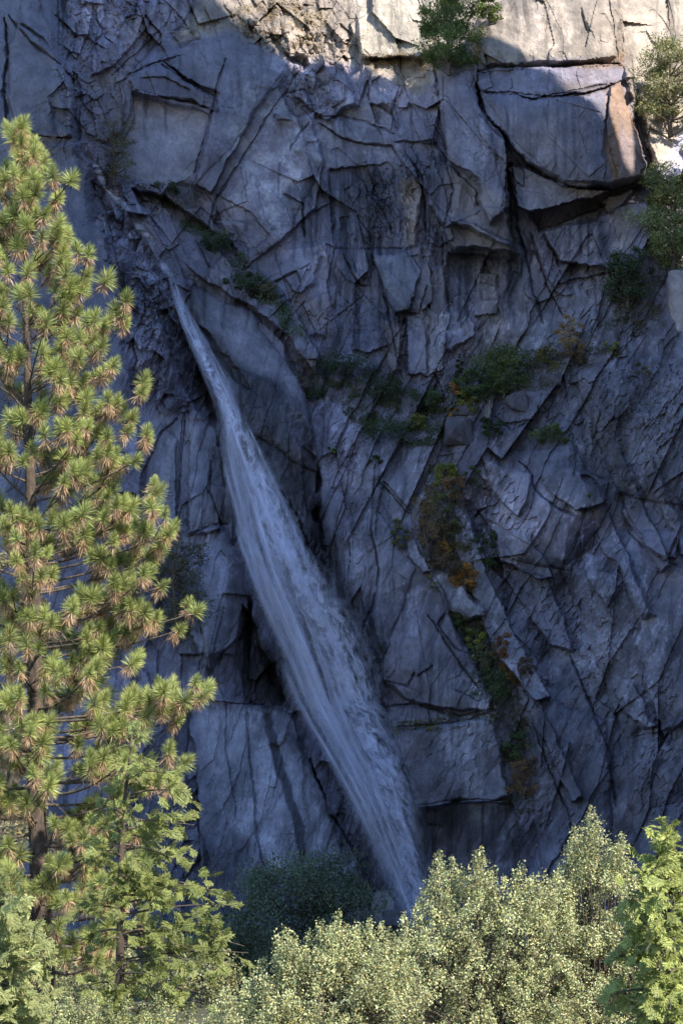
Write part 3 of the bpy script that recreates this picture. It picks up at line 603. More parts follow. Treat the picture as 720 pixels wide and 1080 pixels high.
#print('crest', RIM[::6].round(0).tolist())
ry = np.r_[-260, -80, 0, 70, RIM[0, 0] - 45, RIM[:, 0], RIM[-1, 0] + 40, RIM[-1, 0] + 90]
rz = np.r_[10, 20, 110, 300, RIM[0, 1] + 40, RIM[:, 1], RIM[-1, 1] - 60, 20]
wy = np.r_[np.arange(-260, RIM[0, 0] - 20, 8.0), np.arange(RIM[0, 0] - 20, RIM[-1, 0] + 30, 1.0), np.arange(RIM[-1, 0] + 30, RIM[-1, 0] + 90, 6.0)]
crest = np.interp(wy, ry, rz)
ws = np.r_[np.linspace(0, 1, 60), np.linspace(1.03, 2.2, 24)]
WV = []
for s in ws:
    if s <= 1:
        z = -6 + (crest + 6) * s; x = WALL_X - 26 * (1 - s) ** 1.5
        x = x + np.minimum(1, (1 - s) * 6) * (4 * fbm(wy / 30, z / 40, 5, 4) + facets(wy, z, R(10), 18, 34, 6, 2.0, 4.0, 1.0)[0])
    else:
        z = np.maximum(crest - (s - 1) * 250, -20) + 5 * fbm(wy / 40, np.full_like(wy, s * 4), 9, 4) * (s - 1); x = np.full_like(wy, WALL_X + (s - 1) * 110)
    WV.append(np.stack([x, wy, z], -1))
WV = np.array(WV); nj, ni = WV.shape[:2]; vid = np.arange(nj * ni).reshape(nj, ni)
q2 = np.stack([vid[:-1, :-1], vid[:-1, 1:], vid[1:, 1:], vid[1:, :-1]], -1).reshape(-1, 4)
tag(mesh_obj('canyon_wall', WV.reshape(-1, 3), q2, ROCK, col=np.ones((nj * ni, 3)) * base), kind='structure')

# ------------------------------------------------------------------ ground: meadow in front, rising talus at the foot of the cliff
gx2 = np.r_[np.linspace(-500, -60, 30), np.linspace(-56, 56, 80), np.linspace(60, 500, 30)]; gy2 = np.r_[np.linspace(-300, 0, 16), np.linspace(3, 120, 70), np.linspace(124, 460, 90)]
GX, GY = np.meshgrid(gx2, gy2)
GZ = 0.25 * fbm(GX / 9, GY / 9, 201, 4) - 9 * ss(60, 200, GY) + 11 * ss(220, 400, GY) + 1.6 * fbm(GX / 30, GY / 30, 202, 4) * ss(50, 110, GY)
def ground_z(x, y):
    i = int(np.clip(np.searchsorted(gx2, x), 1, len(gx2) - 1)); j = int(np.clip(np.searchsorted(gy2, y), 1, len(gy2) - 1)); return float(GZ[j, i])
gm, t, b, N, L = nmat('forest_floor')
ob = N.new('ShaderNodeTexCoord').outputs['Object']
n1 = noise(t, 0.25, 6, 0.65, ob); n2 = noise(t, 5, 6, 0.7, ob)
c = ramp(t, n1, [(0.35, (0.09, 0.075, 0.05)), (0.5, (0.075, 0.08, 0.035)), (0.68, (0.16, 0.13, 0.08))])
L.new(mixc(t, 1.0, c, ramp(t, n2, [(0.25, 0.5), (0.75, 1.4)]), 'MULTIPLY'), b.inputs['Base Color']); b.inputs['Roughness'].default_value = 0.95
bp = N.new('ShaderNodeBump'); bp.inputs['Distance'].default_value = 0.2; L.new(n2, bp.inputs['Height']); L.new(bp.outputs[0], b.inputs['Normal'])
nj, ni = GX.shape; vid = np.arange(nj * ni).reshape(nj, ni)
tag(mesh_obj('ground', np.stack([GX, GY, GZ], -1).reshape(-1, 3), np.stack([vid[:-1, :-1], vid[:-1, 1:], vid[1:, 1:], vid[1:, :-1]], -1).reshape(-1, 4), gm, smooth=True), kind='structure')
# ------------------------------------------------------------------ the waterfall: veils, jets and puffs of white water in front of the rock
rng = np.random.default_rng(5); M_PER = mpp(400)
FALL = np.array([(278,175,180),(300,178,188),(320,183,198),(340,188,209),(360,196,221),(380,205,232),(400,213,243),(420,222,253),(440,227,264),(470,229,281),(500,232,296),(540,239,317),(580,248,332),(620,259,350),(660,273,374),(700,289,386),(740,305,397),(780,328,411),(820,350,428),(860,371,437),(900,391,444),(930,405,449),(1010,438,466)], float)
fy = np.linspace(278, 1010, 270)
fl = np.interp(fy, FALL[:, 0], FALL[:, 1]); fr = np.interp(fy, FALL[:, 0], FALL[:, 2])
fY = np.array([min(cliff_pt(x, y)[1] for x in np.linspace(l, r, 9)) for y, l, r in zip(fy, fl, fr)])
k = np.ones(31) / 31; fY = np.convolve(np.pad(fY, 15, 'edge'), k, 'valid') - 0.4
fY = fY - 2.4 * ss(430, 620, fy)                                       # the water leaves the rock
WVt, WQ, WC, WU = [], [], [], []; nW = 0
def sheet(a0, a1, y0, y1, off, dens, kind, nu=14, seed=0, bow=0.8):
    """A curved sheet between the fractions a0..a1 of the width of the fall."""
    global nW
    m = (fy >= y0) & (fy <= y1); yy = fy[m]; n = len(yy)
    tv = (yy - y0) / (y1 - y0)
    A0 = np.interp(tv, np.linspace(0, 1, len(a0)), a0); A1 = np.interp(tv, np.linspace(0, 1, len(a1)), a1)
    u = np.linspace(0, 1, nu)
    wob = (0.05 if kind == 0.5 else 0.02) * fbm(tv * 6, np.full(n, seed * 3.1), seed, 3)
    fr_ = (A0 + wob)[:, None] * (1 - u) + (A1 + wob)[:, None] * u
    px = fl[m][:, None] * (1 - fr_) + fr[m][:, None] * fr_
    Yd = (fY[m] - off)[:, None] - bow * np.sin(np.pi * np.clip(fr_, 0, 1)) * ss(300, 600, yy)[:, None] - 0.25 * fbm(px / 6, yy[:, None] / 40 + 0 * px, seed + 3, 2)
    P = at(px, yy[:, None] + 0 * px, Yd)
    ln = np.r_[0, np.cumsum(np.linalg.norm(np.diff(P[:, nu // 2], axis=0), axis=1))]
    wd = (fr - fl)[m] * mpp(400)
    U = np.stack([fr_ * wd[:, None] + seed * 13.7, np.repeat(ln[:, None], nu, 1) + seed * 7.3], -1)
    e = np.minimum(u, 1 - u) * 2
    edge = ss(0, 1.0 if kind == 0.5 else 0.6, e)[None, :] * ss(0, 0.04, tv)[:, None] * ss(1.0, 0.93, tv)[:, None] if kind < 0.9 else ss(0, 0.9, e)[None, :] * ss(0, 0.12, tv)[:, None] * ss(1, 0.75, tv)[:, None]
    c = np.zeros((n, nu, 3)); c[..., 0] = edge; c[..., 1] = kind; c[..., 2] = dens if np.isscalar(dens) else np.interp(tv, np.linspace(0, 1, len(dens)), dens)[:, None]
    v = np.arange(n * nu).reshape(n, nu) + nW
    WQ.append(np.stack([v[:-1, :-1], v[1:, :-1], v[1:, 1:], v[:-1, 1:]], -1).reshape(-1, 4))
    WVt.append(P.reshape(-1, 3)); WC.append(c.reshape(-1, 3)); WU.append(U.reshape(-1, 2)); nW += n * nu
sheet([0.0, 0.0, -0.02, -0.02], [1.0, 0.96, 0.96, 0.98], 278, 1010, 0.2, [0.8, 0.55, 0.30, 0.24, 0.28, 0.4], 0.0, 26, 1)
sheet([0.05, 0.02, 0.0, 0.0], [0.9, 0.95, 0.95, 1.0], 300, 1010, 0.8, [0.6, 0.45, 0.24, 0.20, 0.28], 0.0, 26, 2)
sheet([0.0, 0.1, 0.25, 0.35, 0.4, 0.3], [0.75, 0.8, 0.95, 1.08, 1.06, 1.05], 300, 1010, 1.3, [0.9, 1.0, 1.0, 0.95, 0.75, 0.7], 0.5, 20, 3)
sheet([0.2, 0.4, 0.45, 0.4, 0.4], [0.75, 0.95, 1.12, 1.14, 1.10], 400, 1010, 1.9, [0.85, 1.0, 1.0, 0.8, 0.7], 0.5, 20, 4)
sheet([0.1, 0.0, 0.0, 0.0], [0.6, 0.55, 0.5, 0.6], 420, 1000, 1.6, [0.3, 0.4, 0.4, 0.4], 0.0, 18, 5)
sheet([-.2, -.35, -.5], [1.1, 1.5, 1.7], 830, 1010, 2.8, [0.2, 0.55, 0.6], 0.5, 24, 6)   # drifting spray at the foot
sheet([0.3, 0.4, 0.5, 0.3], [1.15, 1.22, 1.25, 1.2], 480, 1000, 2.3, [0.3, 0.45, 0.4, 0.4], 0.5, 22, 7)
for q in range(40):                                                     # single ropes of falling water
    y0 = rng.uniform(300, 850); L = rng.uniform(90, 320); a = rng.uniform(0.12, 0.82); d = rng.normal(0, 0.06); wq = rng.uniform(0.02, 0.10)
    sheet([a, a + d], [a + wq, a + d + wq * 1.6], y0, min(1000, y0 + L), rng.uniform(0.5, 2.4), rng.uniform(0.2, 0.6), 1.0, 5, 20 + q, 0.8)
for (y0, L, a, b2, dn) in [(480, 150, .06, .13, .45), (545, 220, .04, .17, .55), (560, 240, .22, .26, .6), (690, 240, .03, .10, .55), (800, 180, .2, .3, .6), (430, 190, .35, .55, .7), (500, 220, .6, .66, .6), (720, 200, .5, .45, .5), (640, 220, .33, .38, .6)]:
    sheet([a, b2], [a + .10, b2 + .17], y0, min(1000, y0 + L), 2.3, dn, 1.0, 10, int(y0 + 100 * a), 0.8)
# the thin cascade that slips down the wet blocks above the lip
TRK = np.array([(98,168),(106,188),(112,200),(128,214),(140,226),(147,240),(158,252),(163,266),(172,280),(179,292)], float)
tt_ = np.linspace(0, 1, 90); kx = np.interp(tt_, np.linspace(0, 1, len(TRK)), TRK[:, 0]); ky = np.interp(tt_, np.linspace(0, 1, len(TRK)), TRK[:, 1])
dep = np.array([min(cliff_pt(a, b)[1] for a in np.linspace(x - 3, x + 3, 5)) for x, b, a in zip(kx, ky, kx)]) - 0.15
nu = 7; u = np.linspace(-1, 1, nu); hw = 4.4 + 3.0 * fbm(tt_ * 9, tt_ * 0 + 3, 8, 2)
px = kx[:, None] + u[None] * hw[:, None]; P = at(px, ky[:, None] + 0 * px, dep[:, None] + 0 * px)
cc = np.zeros((90, nu, 3)); cc[..., 0] = (1 - np.abs(u)[None] ** 2) * ss(0, .05, tt_)[:, None]; cc[..., 1] = 1.0; cc[..., 2] = (0.45 + 0.75 * ss(-0.15, 0.25, fbm(tt_ * 7, tt_ * 0 + 9, 12, 2)))[:, None]
v_ = np.arange(90 * nu).reshape(90, nu) + nW; WQ.append(np.stack([v_[:-1, :-1], v_[1:, :-1], v_[1:, 1:], v_[:-1, 1:]], -1).reshape(-1, 4)); WVt.append(P.reshape(-1, 3)); WC.append(cc.reshape(-1, 3)); WU.append(np.stack([px * M_PER, ky[:, None] * M_PER + 0 * px], -1).reshape(-1, 2)); nW += 90 * nu
m, t, b, N, L = nmat('falling_water')
N.remove(b)
ca = N.new('ShaderNodeAttribute'); ca.attribute_name = 'Col'
sp = N.new('ShaderNodeSeparateColor'); L.new(ca.outputs['Color'], sp.inputs[0])
uv = N.new('ShaderNodeUVMap'); uv.uv_map = 'UVMap'
def uvs(su, sv):
    mp = N.new('ShaderNodeMapping'); mp.inputs['Scale'].default_value = (su, sv, 1); L.new(uv.outputs[0], mp.inputs['Vector']); return mp.outputs[0]
fine = noise(t, 1.0, 5, 0.62, uvs(1.35, 0.06), 0.5); broad = noise(t, 1.0, 3, 0.55, uvs(0.42, 0.022), 0.7); puff = noise(t, 1.0, 6, 0.66, uvs(0.55, 0.24), 1.5)
st = mth(t, 'ADD', mth(t, 'MULTIPLY', fine, 0.55), mth(t, 'MULTIPLY', broad, 0.65))
veil = ramp(t, st, [(0.50, 0.02), (0.60, 0.30), (0.74, 1.0)])
pf = ramp(t, mth(t, 'ADD', mth(t, 'MULTIPLY', puff, 0.75), mth(t, 'MULTIPLY', fine, 0.28)), [(0.47, 0.0), (0.54, 0.5), (0.62, 1.0)])
rope = ramp(t, fine, [(0.3, 0.45), (0.65, 1.0)])
body = mixc(t, mth(t, 'MULTIPLY', sp.outputs[1], 2.0, True), veil, pf)
body = mixc(t, mth(t, 'SUBTRACT', mth(t, 'MULTIPLY', sp.outputs[1], 2.0), 1.0, True), body, rope)
alpha = mth(t, 'MULTIPLY', mth(t, 'MULTIPLY', body, sp.outputs[0]), mth(t, 'MULTIPLY', sp.outputs[2], 0.82), True)
df = N.new('ShaderNodeBsdfDiffuse'); df.inputs[0].default_value = (0.80, 0.81, 1.0, 1)
tl = N.new('ShaderNodeBsdfTranslucent'); tl.inputs[0].default_value = (0.80, 0.81, 1.0, 1)
mx = N.new('ShaderNodeMixShader'); mx.inputs[0].default_value = 0.35; L.new(df.outputs[0], mx.inputs[1]); L.new(tl.outputs[0], mx.inputs[2])
tr = N.new('ShaderNodeBsdfTransparent'); mo = N.new('ShaderNodeMixShader'); L.new(alpha, mo.inputs[0]); L.new(tr.outputs[0], mo.inputs[1]); L.new(mx.outputs[0], mo.inputs[2])
L.new(mo.outputs[0], N['Material Output'].inputs[0])
tag(mesh_obj('waterfall', np.concatenate(WVt), np.concatenate(WQ), m, col=np.concatenate(WC), uv=np.concatenate(WU), smooth=True), kind='structure')
# ------------------------------------------------------------------ plants: shared tools
def foliage_material(name, rough=0.5, trans=0.3, spec=0.35):
    m, t, b, N, L = nmat(name)
    ca = N.new('ShaderNodeAttribute'); ca.attribute_name = 'Col'
    L.new(ca.outputs['Color'], b.inputs['Base Color']); b.inputs['Roughness'].default_value = rough; b.inputs['Specular IOR Level'].default_value = spec
    tl = N.new('ShaderNodeBsdfTranslucent'); L.new(ca.outputs['Color'], tl.inputs[0])
    mx = N.new('ShaderNodeMixShader'); mx.inputs[0].default_value = trans
    L.new(b.outputs[0], mx.inputs[1]); L.new(tl.outputs[0], mx.inputs[2]); L.new(mx.outputs[0], N['Material Output'].inputs[0])
    return m
LEAF = foliage_material('leaf', 0.42, 0.25, 0.5); NEEDLE = foliage_material('needle', 0.45, 0.2, 0.4); SCALE = foliage_material('scale_leaf', 0.5, 0.35)
def bark_material(name, c1, c2, sc):
    m, t, b, N, L = nmat(name)
    ob = N.new('ShaderNodeTexCoord').outputs['Object']
    mp = N.new('ShaderNodeMapping'); mp.inputs['Scale'].default_value = (1, 1, 0.3); L.new(ob, mp.inputs['Vector'])
    n = noise(t, sc, 6, 0.7, mp.outputs[0], 0.5)
    L.new(ramp(t, n, [(0.35, c1), (0.65, c2)]), b.inputs['Base Color']); b.inputs['Roughness'].default_value = 0.9
    bp = N.new('ShaderNodeBump'); bp.inputs['Distance'].default_value = 0.03; L.new(n, bp.inputs['Height']); L.new(bp.outputs[0], b.inputs['Normal'])
    return m
BARK = bark_material('pine_bark', (0.025, 0.02, 0.018), (0.13, 0.09, 0.065), 14); TWIG = bark_material('twig_bark', (0.05, 0.04, 0.033), (0.17, 0.13, 0.10), 20); GREYWOOD = bark_material('grey_wood', (0.2, 0.18, 0.16), (0.36, 0.33, 0.30), 12)
CEDARBARK = bark_material('cedar_bark', (0.03, 0.022, 0.018), (0.10, 0.07, 0.05), 18)

class MB:
    """Collects triangles / quads (quads as tri pairs) with colours, builds ONE mesh object."""
    def __init__(s): s.v = []; s.f = []; s.c = []; s.n = 0
    def add(s, v, f, c):
        v = np.asarray(v, float).reshape(-1, 3); s.v.append(v); s.f.append(np.asarray(f) + s.n)
        c = np.asarray(c, float); s.c.append(np.broadcast_to(c, (len(v), 3)) if c.ndim == 1 else c); s.n += len(v)
    def tube(s, P, r, sides=6, c=(0.1, 0.08, 0.06)):
        P = np.asarray(P, float); n = len(P); r = np.broadcast_to(np.asarray(r, float), (n,))
        T = np.gradient(P, axis=0); T /= np.linalg.norm(T, axis=1, keepdims=True) + 1e-9
        a = np.where(np.abs(T[:, 2:3]) > 0.9, np.array([[1.0, 0, 0]]), np.array([[0, 0, 1.0]]))
        A = np.cross(T, a); A /= np.linalg.norm(A, axis=1, keepdims=True) + 1e-9; B = np.cross(T, A)
        th = np.linspace(0, 2 * np.pi, sides, endpoint=False)
        V = P[:, None] + r[:, None, None] * (np.cos(th)[None, :, None] * A[:, None] + np.sin(th)[None, :, None] * B[:, None])
        i = np.arange(n * sides).reshape(n, sides); j = np.roll(i, -1, 1)
        f = np.concatenate([np.stack([i[:-1], j[:-1], j[1:]], -1).reshape(-1, 3), np.stack([i[:-1], j[1:], i[1:]], -1).reshape(-1, 3)])
        s.add(V, f, c)
    def build(s, name, mat, parent=None, origin=(0, 0, 0), smooth=False):
        return mesh_obj(name, np.concatenate(s.v) - np.asarray(origin, float), np.concatenate(s.f), mat, parent, np.clip(np.concatenate(s.c), 0.004, 0.8), smooth)
def unit(v): return v / (np.linalg.norm(v, axis=-1, keepdims=True) + 1e-9)
def strips(mb, O, Dv, Ln, wd, c0, c1, rg, bend=0.0, facing=None):
    """Many thin pointed blades: base O, direction Dv, length, width."""
    n = len(O); Dv = unit(Dv)
    S = unit(np.cross(Dv, rg.normal(size=(n, 3)) if facing is None else facing))
    Ln = np.broadcast_to(Ln, (n,))[:, None]; wd = np.broadcast_to(wd, (n,))[:, None] / 2
    M = O + Dv * Ln * 0.55; T = O + Dv * Ln + np.array([0, 0, -1.0]) * bend * Ln
    V = np.stack([O - S * wd * 0.6, O + S * wd * 0.6, M + S * wd, M - S * wd, T], 1)
    b = np.arange(n)[:, None] * 5
    F = np.concatenate([b + np.array([[0, 1, 2]]), b + np.array([[0, 2, 3]]), b + np.array([[3, 2, 4]])])
    c0 = np.broadcast_to(c0, (n, 3)); c1 = np.broadcast_to(c1, (n, 3))
    mb.add(V.reshape(-1, 3), F, np.stack([c0, c0, (c0 + c1) / 2, (c0 + c1) / 2, c1], 1).reshape(-1, 3))
def leaves(mb, P, size, col, rg, Nrm=None, asp=0.55, fold=0.25):
    """Small folded leaves (two faces along the midrib) at points P."""
    n = len(P); size = np.broadcast_to(size, (n,))[:, None]
    A = unit(rg.normal(size=(n, 3))); Nn = unit(rg.normal(size=(n, 3)) if Nrm is None else Nrm)
    A = unit(A - Nn * (A * Nn).sum(1, keepdims=True)); B = np.cross(Nn, A)
    V = np.stack([P - A * size / 2, P + B * size * asp / 2 + Nn * size * fold * asp, P + A * size / 2, P - B * size * asp / 2 + Nn * size * fold * asp], 1)
    b = np.arange(n)[:, None] * 4
    F = np.concatenate([b + np.array([[0, 2, 1]]), b + np.array([[0, 3, 2]])])
    mb.add(V.reshape(-1, 3), F, np.repeat(np.broadcast_to(col, (n, 3)), 4, 0))
def curve(P0, P1, P2, n=7):
    t = np.linspace(0, 1, n)[:, None]; return (1 - t) ** 2 * P0 + 2 * t * (1 - t) * P1 + t * t * P2
def tint(rg, c, n, a=0.25, hue=0.1):
    c = np.asarray(c, float); k = 1 + a * rg.normal(size=(n, 1)); h = hue * rg.normal(size=(n, 1))
    return np.clip(c * np.clip(k, 0.35, 1.9) * np.concatenate([1 + h, np.ones((n, 1)), 1 - h], 1), 0.005, 0.7)

# ------------------------------------------------------------------ the tall pine on the left
rg = np.random.default_rng(11)
PY = 40.0; pm = mpp(PY)
TR = np.array([(52,1104,.185),(46,1000,.17),(41,900,.158),(38,800,.145),(37,700,.128),(36,640,.118),(33,540,.095),(30,430,.07),(28,330,.05),(26,240,.032),(24,180,.02),(22,132,.01)])
TRP = at(TR[:, 0], TR[:, 1], PY); base_p = TRP[0].copy(); base_p[2] = ground_z(base_p[0], base_p[1]); TRP[0] = base_p - [0, 0, 0.1]
def trunk_at(y): return at(np.interp(-y, -TR[:, 0 + 1], TR[:, 0]), y, PY)
pine = empty('pine_tree', base_p, 'tall ponderosa pine with tufted green and brown needles at the left edge', 'tree')
tk = MB(); tk.tube(TRP, TR[:, 2], 14); tk.build('trunk', BARK, pine, base_p, True)
REX = np.array([(115,2),(150,8),(200,24),(240,42),(300,84),(350,104),(410,116),(450,112),(500,112),(545,140),(600,146),(650,165),(700,160),(745,178),(800,165),(860,150),(920,150),(1000,130),(1060,120)], float)
br = MB(); nd = MB()
tuft_O, tuft_A, tuft_S = [], [], []
def tuft(p, a, s=1.0): tuft_O.append(p); tuft_A.append(a); tuft_S.append(s)
def twig(P, k, L, side, up, r):
    d = unit(P[min(k + 1, len(P) - 1)] - P[max(0, k - 1)]); sd = unit(np.cross(d, [0, 0, 1.0])) * side
    d2 = unit(d * 0.7 + sd * 0.8 + np.array([0, 0, up])); p0 = P[k]; p1 = p0 + d2 * L * 0.5; p2 = p0 + d2 * L + np.array([0, 0, 0.18 * L])
    Q = curve(p0, p1, p2, 5); br.tube(Q, np.linspace(r, 0.006, 5), 5); tuft(Q[-1], unit(Q[-1] - Q[-3]))
    return Q
def limb(P0, P2, sag, r, ntw):
    M = (P0 + P2) / 2 + np.array([0, 0, -sag]) + rg.normal(size=3) * 0.05
    P = curve(P0, M, P2, 10); br.tube(P, np.linspace(r, 0.008, 10), 6); tuft(P[-1], unit(P[-1] - P[-3]), 1.05)
    for q in range(ntw):
        k = int(rg.integers(3, 9)); L = rg.uniform(0.22, 0.62)
        Q = twig(P, k, L, rg.choice([-1, 1]), rg.uniform(0.1, 0.7), 0.011)
        if rg.random() < 0.45: twig(Q, 2, L * 0.6, rg.choice([-1, 1]), rg.uniform(0.2, 0.8), 0.008)
for i in range(118):
    y = 185 + (1030 - 185) * ((i + 0.5) / 118) ** 0.9 + rg.uniform(-8, 8)
    az = i * 2.39996 + rg.uniform(-0.3, 0.3)
    frac = (y - 150) / 880
    rise = np.interp(frac, [0, 0.2, 0.5, 0.75, 1], [1.3, 0.8, 0.42, 0.22, 0.02]) + rg.uniform(-0.1, 0.12)
    tip_y = y
    Lh = np.interp(y - 20, REX[:, 0], REX[:, 1]) * pm * rg.uniform(0.45, 0.9)
    P0 = trunk_at(y + rise * Lh / pm * 0.5)
    dirh = np.array([math.cos(az), math.sin(az), 0])
    limb(P0, P0 + dirh * Lh + np.array([0, 0, rise * Lh]), (0.10 + 0.12 * frac) * Lh, 0.012 + 0.026 * frac, int(np.interp(frac, [0, 0.25, 0.6, 1], [2, 4, 7, 8])))
for (x, y) in [(133,342),(150,413),(128,432),(135,455),(142,487),(118,480),(166,540),(178,563),(170,580),(160,590),(172,618),(207,645),(190,664),(213,735),(195,738),(188,760),(155,755),(165,520),(150,560),(112,296),(92,290),(75,190),(120,385),(98,360),(60,250),(82,330),(195,805),(180,830),(140,700),(120,640),(150,660),(35,150),(46,172),(4,205),(14,146),(48,225),(2,250),(30,200),(22,165)]:
    Yt = PY + rg.uniform(-0.7, 0.25); P2 = at(x, y, Yt); k = np.interp(y, [150, 300, 500, 700, 850], [1.25, 0.9, 0.35, 0.12, 0.08])
    limb(trunk_at(min(1000, y + k * abs(x - 30) * 0.8 + 8)), P2, 0.06 * abs(x - 30) * pm, 0.012 + 0.02 * min(1, y / 900), 4 if y > 250 else 1)
tuft(TRP[-1], np.array([0, 0, 1.0]), 1.1)
for q in range(16):                                                    # short tufts close round the leader
    y = 136 + 9 * q; p = trunk_at(y); a = 2.4 * q; d = unit(np.array([math.cos(a), math.sin(a), 1.3])); L = 0.06 + 0.012 * q
    br.tube(np.stack([p, p + d * L]), [0.01, 0.006], 5); tuft(p + d * L, d)
for q in range(9):                                                     # bare dead twigs on the lower trunk
    y = rg.uniform(560, 980); p = trunk_at(y); a = rg.uniform(-1.2, 1.2) if q % 2 else rg.uniform(2, 4.2); d = np.array([math.cos(a), -abs(math.sin(a)) * 0.6, rg.uniform(-0.25, 0.25)]); L = rg.uniform(0.8, 1.8)
    br.tube(curve(p, p + d * L * 0.5 + [0, 0, 0.1], p + d * L - [0, 0, 0.15], 6), np.linspace(0.016, 0.004, 6), 5)
tO = np.array(tuft_O); tA = unit(np.array(tuft_A) + np.array([0, 0, 0.75])); tS = np.array(tuft_S) * rg.uniform(0.72, 1.22, len(tuft_S))
def ring(A, ang, phi):
    ref = np.where(np.abs(A[:, 2:3]) > 0.9, np.array([[1.0, 0, 0]]), np.array([[0, 0, 1.0]])); u = unit(np.cross(A, ref)); v = np.cross(A, u)
    return A * np.cos(ang)[:, None] + (u * np.cos(phi)[:, None] + v * np.sin(phi)[:, None]) * np.sin(ang)[:, None]
NG, NB = 260, 80
nT = len(tO); shade = rg.uniform(0.75, 1.25, nT); brown = np.clip(rg.normal(0.85, 0.55, nT), 0, 1.4)
O = np.repeat(tO, NG, 0); A = np.repeat(tA, NG, 0); S_ = np.repeat(tS * rg.uniform(0.8, 1.12, nT), NG)
ang = R(105) * rg.random(len(O)) ** 0.75; Dn = ring(A, ang, rg.uniform(0, 6.283, len(O)))
O = O + A * (0.06 - 0.12 * (ang / R(105)))[:, None] * 1.0
gcol = tint(rg, (0.30, 0.335, 0.11), len(O), 0.22, 0.10) * np.repeat(shade, NG)[:, None]
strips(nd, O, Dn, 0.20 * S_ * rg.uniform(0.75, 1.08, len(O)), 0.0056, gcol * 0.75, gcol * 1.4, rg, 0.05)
kB = (brown * NB).astype(int); idx = np.repeat(np.arange(nT), kB)
O = tO[idx] - tA[idx] * rg.uniform(0.03, 0.17, len(idx))[:, None]
Dn = ring(tA[idx], rg.uniform(R(75), R(150), len(idx)), rg.uniform(0, 6.283, len(idx))) + np.array([0, 0, -0.45])
bcol = tint(rg, (0.56, 0.37, 0.225), len(idx), 0.25, 0.08)
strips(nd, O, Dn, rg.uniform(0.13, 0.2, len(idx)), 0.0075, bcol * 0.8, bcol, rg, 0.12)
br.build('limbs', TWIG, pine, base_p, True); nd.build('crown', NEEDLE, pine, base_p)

# ------------------------------------------------------------------ incense cedars: flat drooping sprays
def spray(mb, o, d, nrm, L, col, rg):
    """One flat frond: side twigs with scale-leaf branchlets, all near one plane."""
    d = unit(d); nrm = unit(nrm - d * np.dot(nrm, d)); s = np.cross(nrm, d)
    Os, Ds, Ls = [], [], []
    n = 8
    for k in range(n):
        t = 0.12 + 0.8 * k / n; p = o + d * L * t + nrm * (-0.12 * L * t * t)
        for sg in (-1, 1):
            l = L * 0.42 * (1 - t) ** 0.7 * rg.uniform(0.75, 1.2) + 0.02; dd = unit(d * 0.8 + s * sg * rg.uniform(0.5, 0.8) + nrm * rg.uniform(-0.25, 0.1))
            Os.append(p); Ds.append(dd); Ls.append(l)
            for j in range(3):
                q = p + dd * l * (0.3 + 0.25 * j); s2 = rg.choice([-1, 1]); Os.append(q); Ds.append(unit(dd * 0.8 + np.cross(nrm, dd) * s2 * 0.7 + nrm * rg.uniform(-0.3, 0.2))); Ls.append(l * 0.5 * rg.uniform(0.6, 1.2) + 0.012)
    Os.append(o); Ds.append(d); Ls.append(L)
    Os = np.array(Os); c = tint(rg, col, len(Os), 0.16, 0.06)
    strips(mb, Os, np.array(Ds), np.array(Ls), 0.011 + 0.02 * np.array(Ls), c * 0.8, c * 1.25, rg, 0.06, facing=nrm + 0.35 * rg.normal(size=(len(Os), 3)))
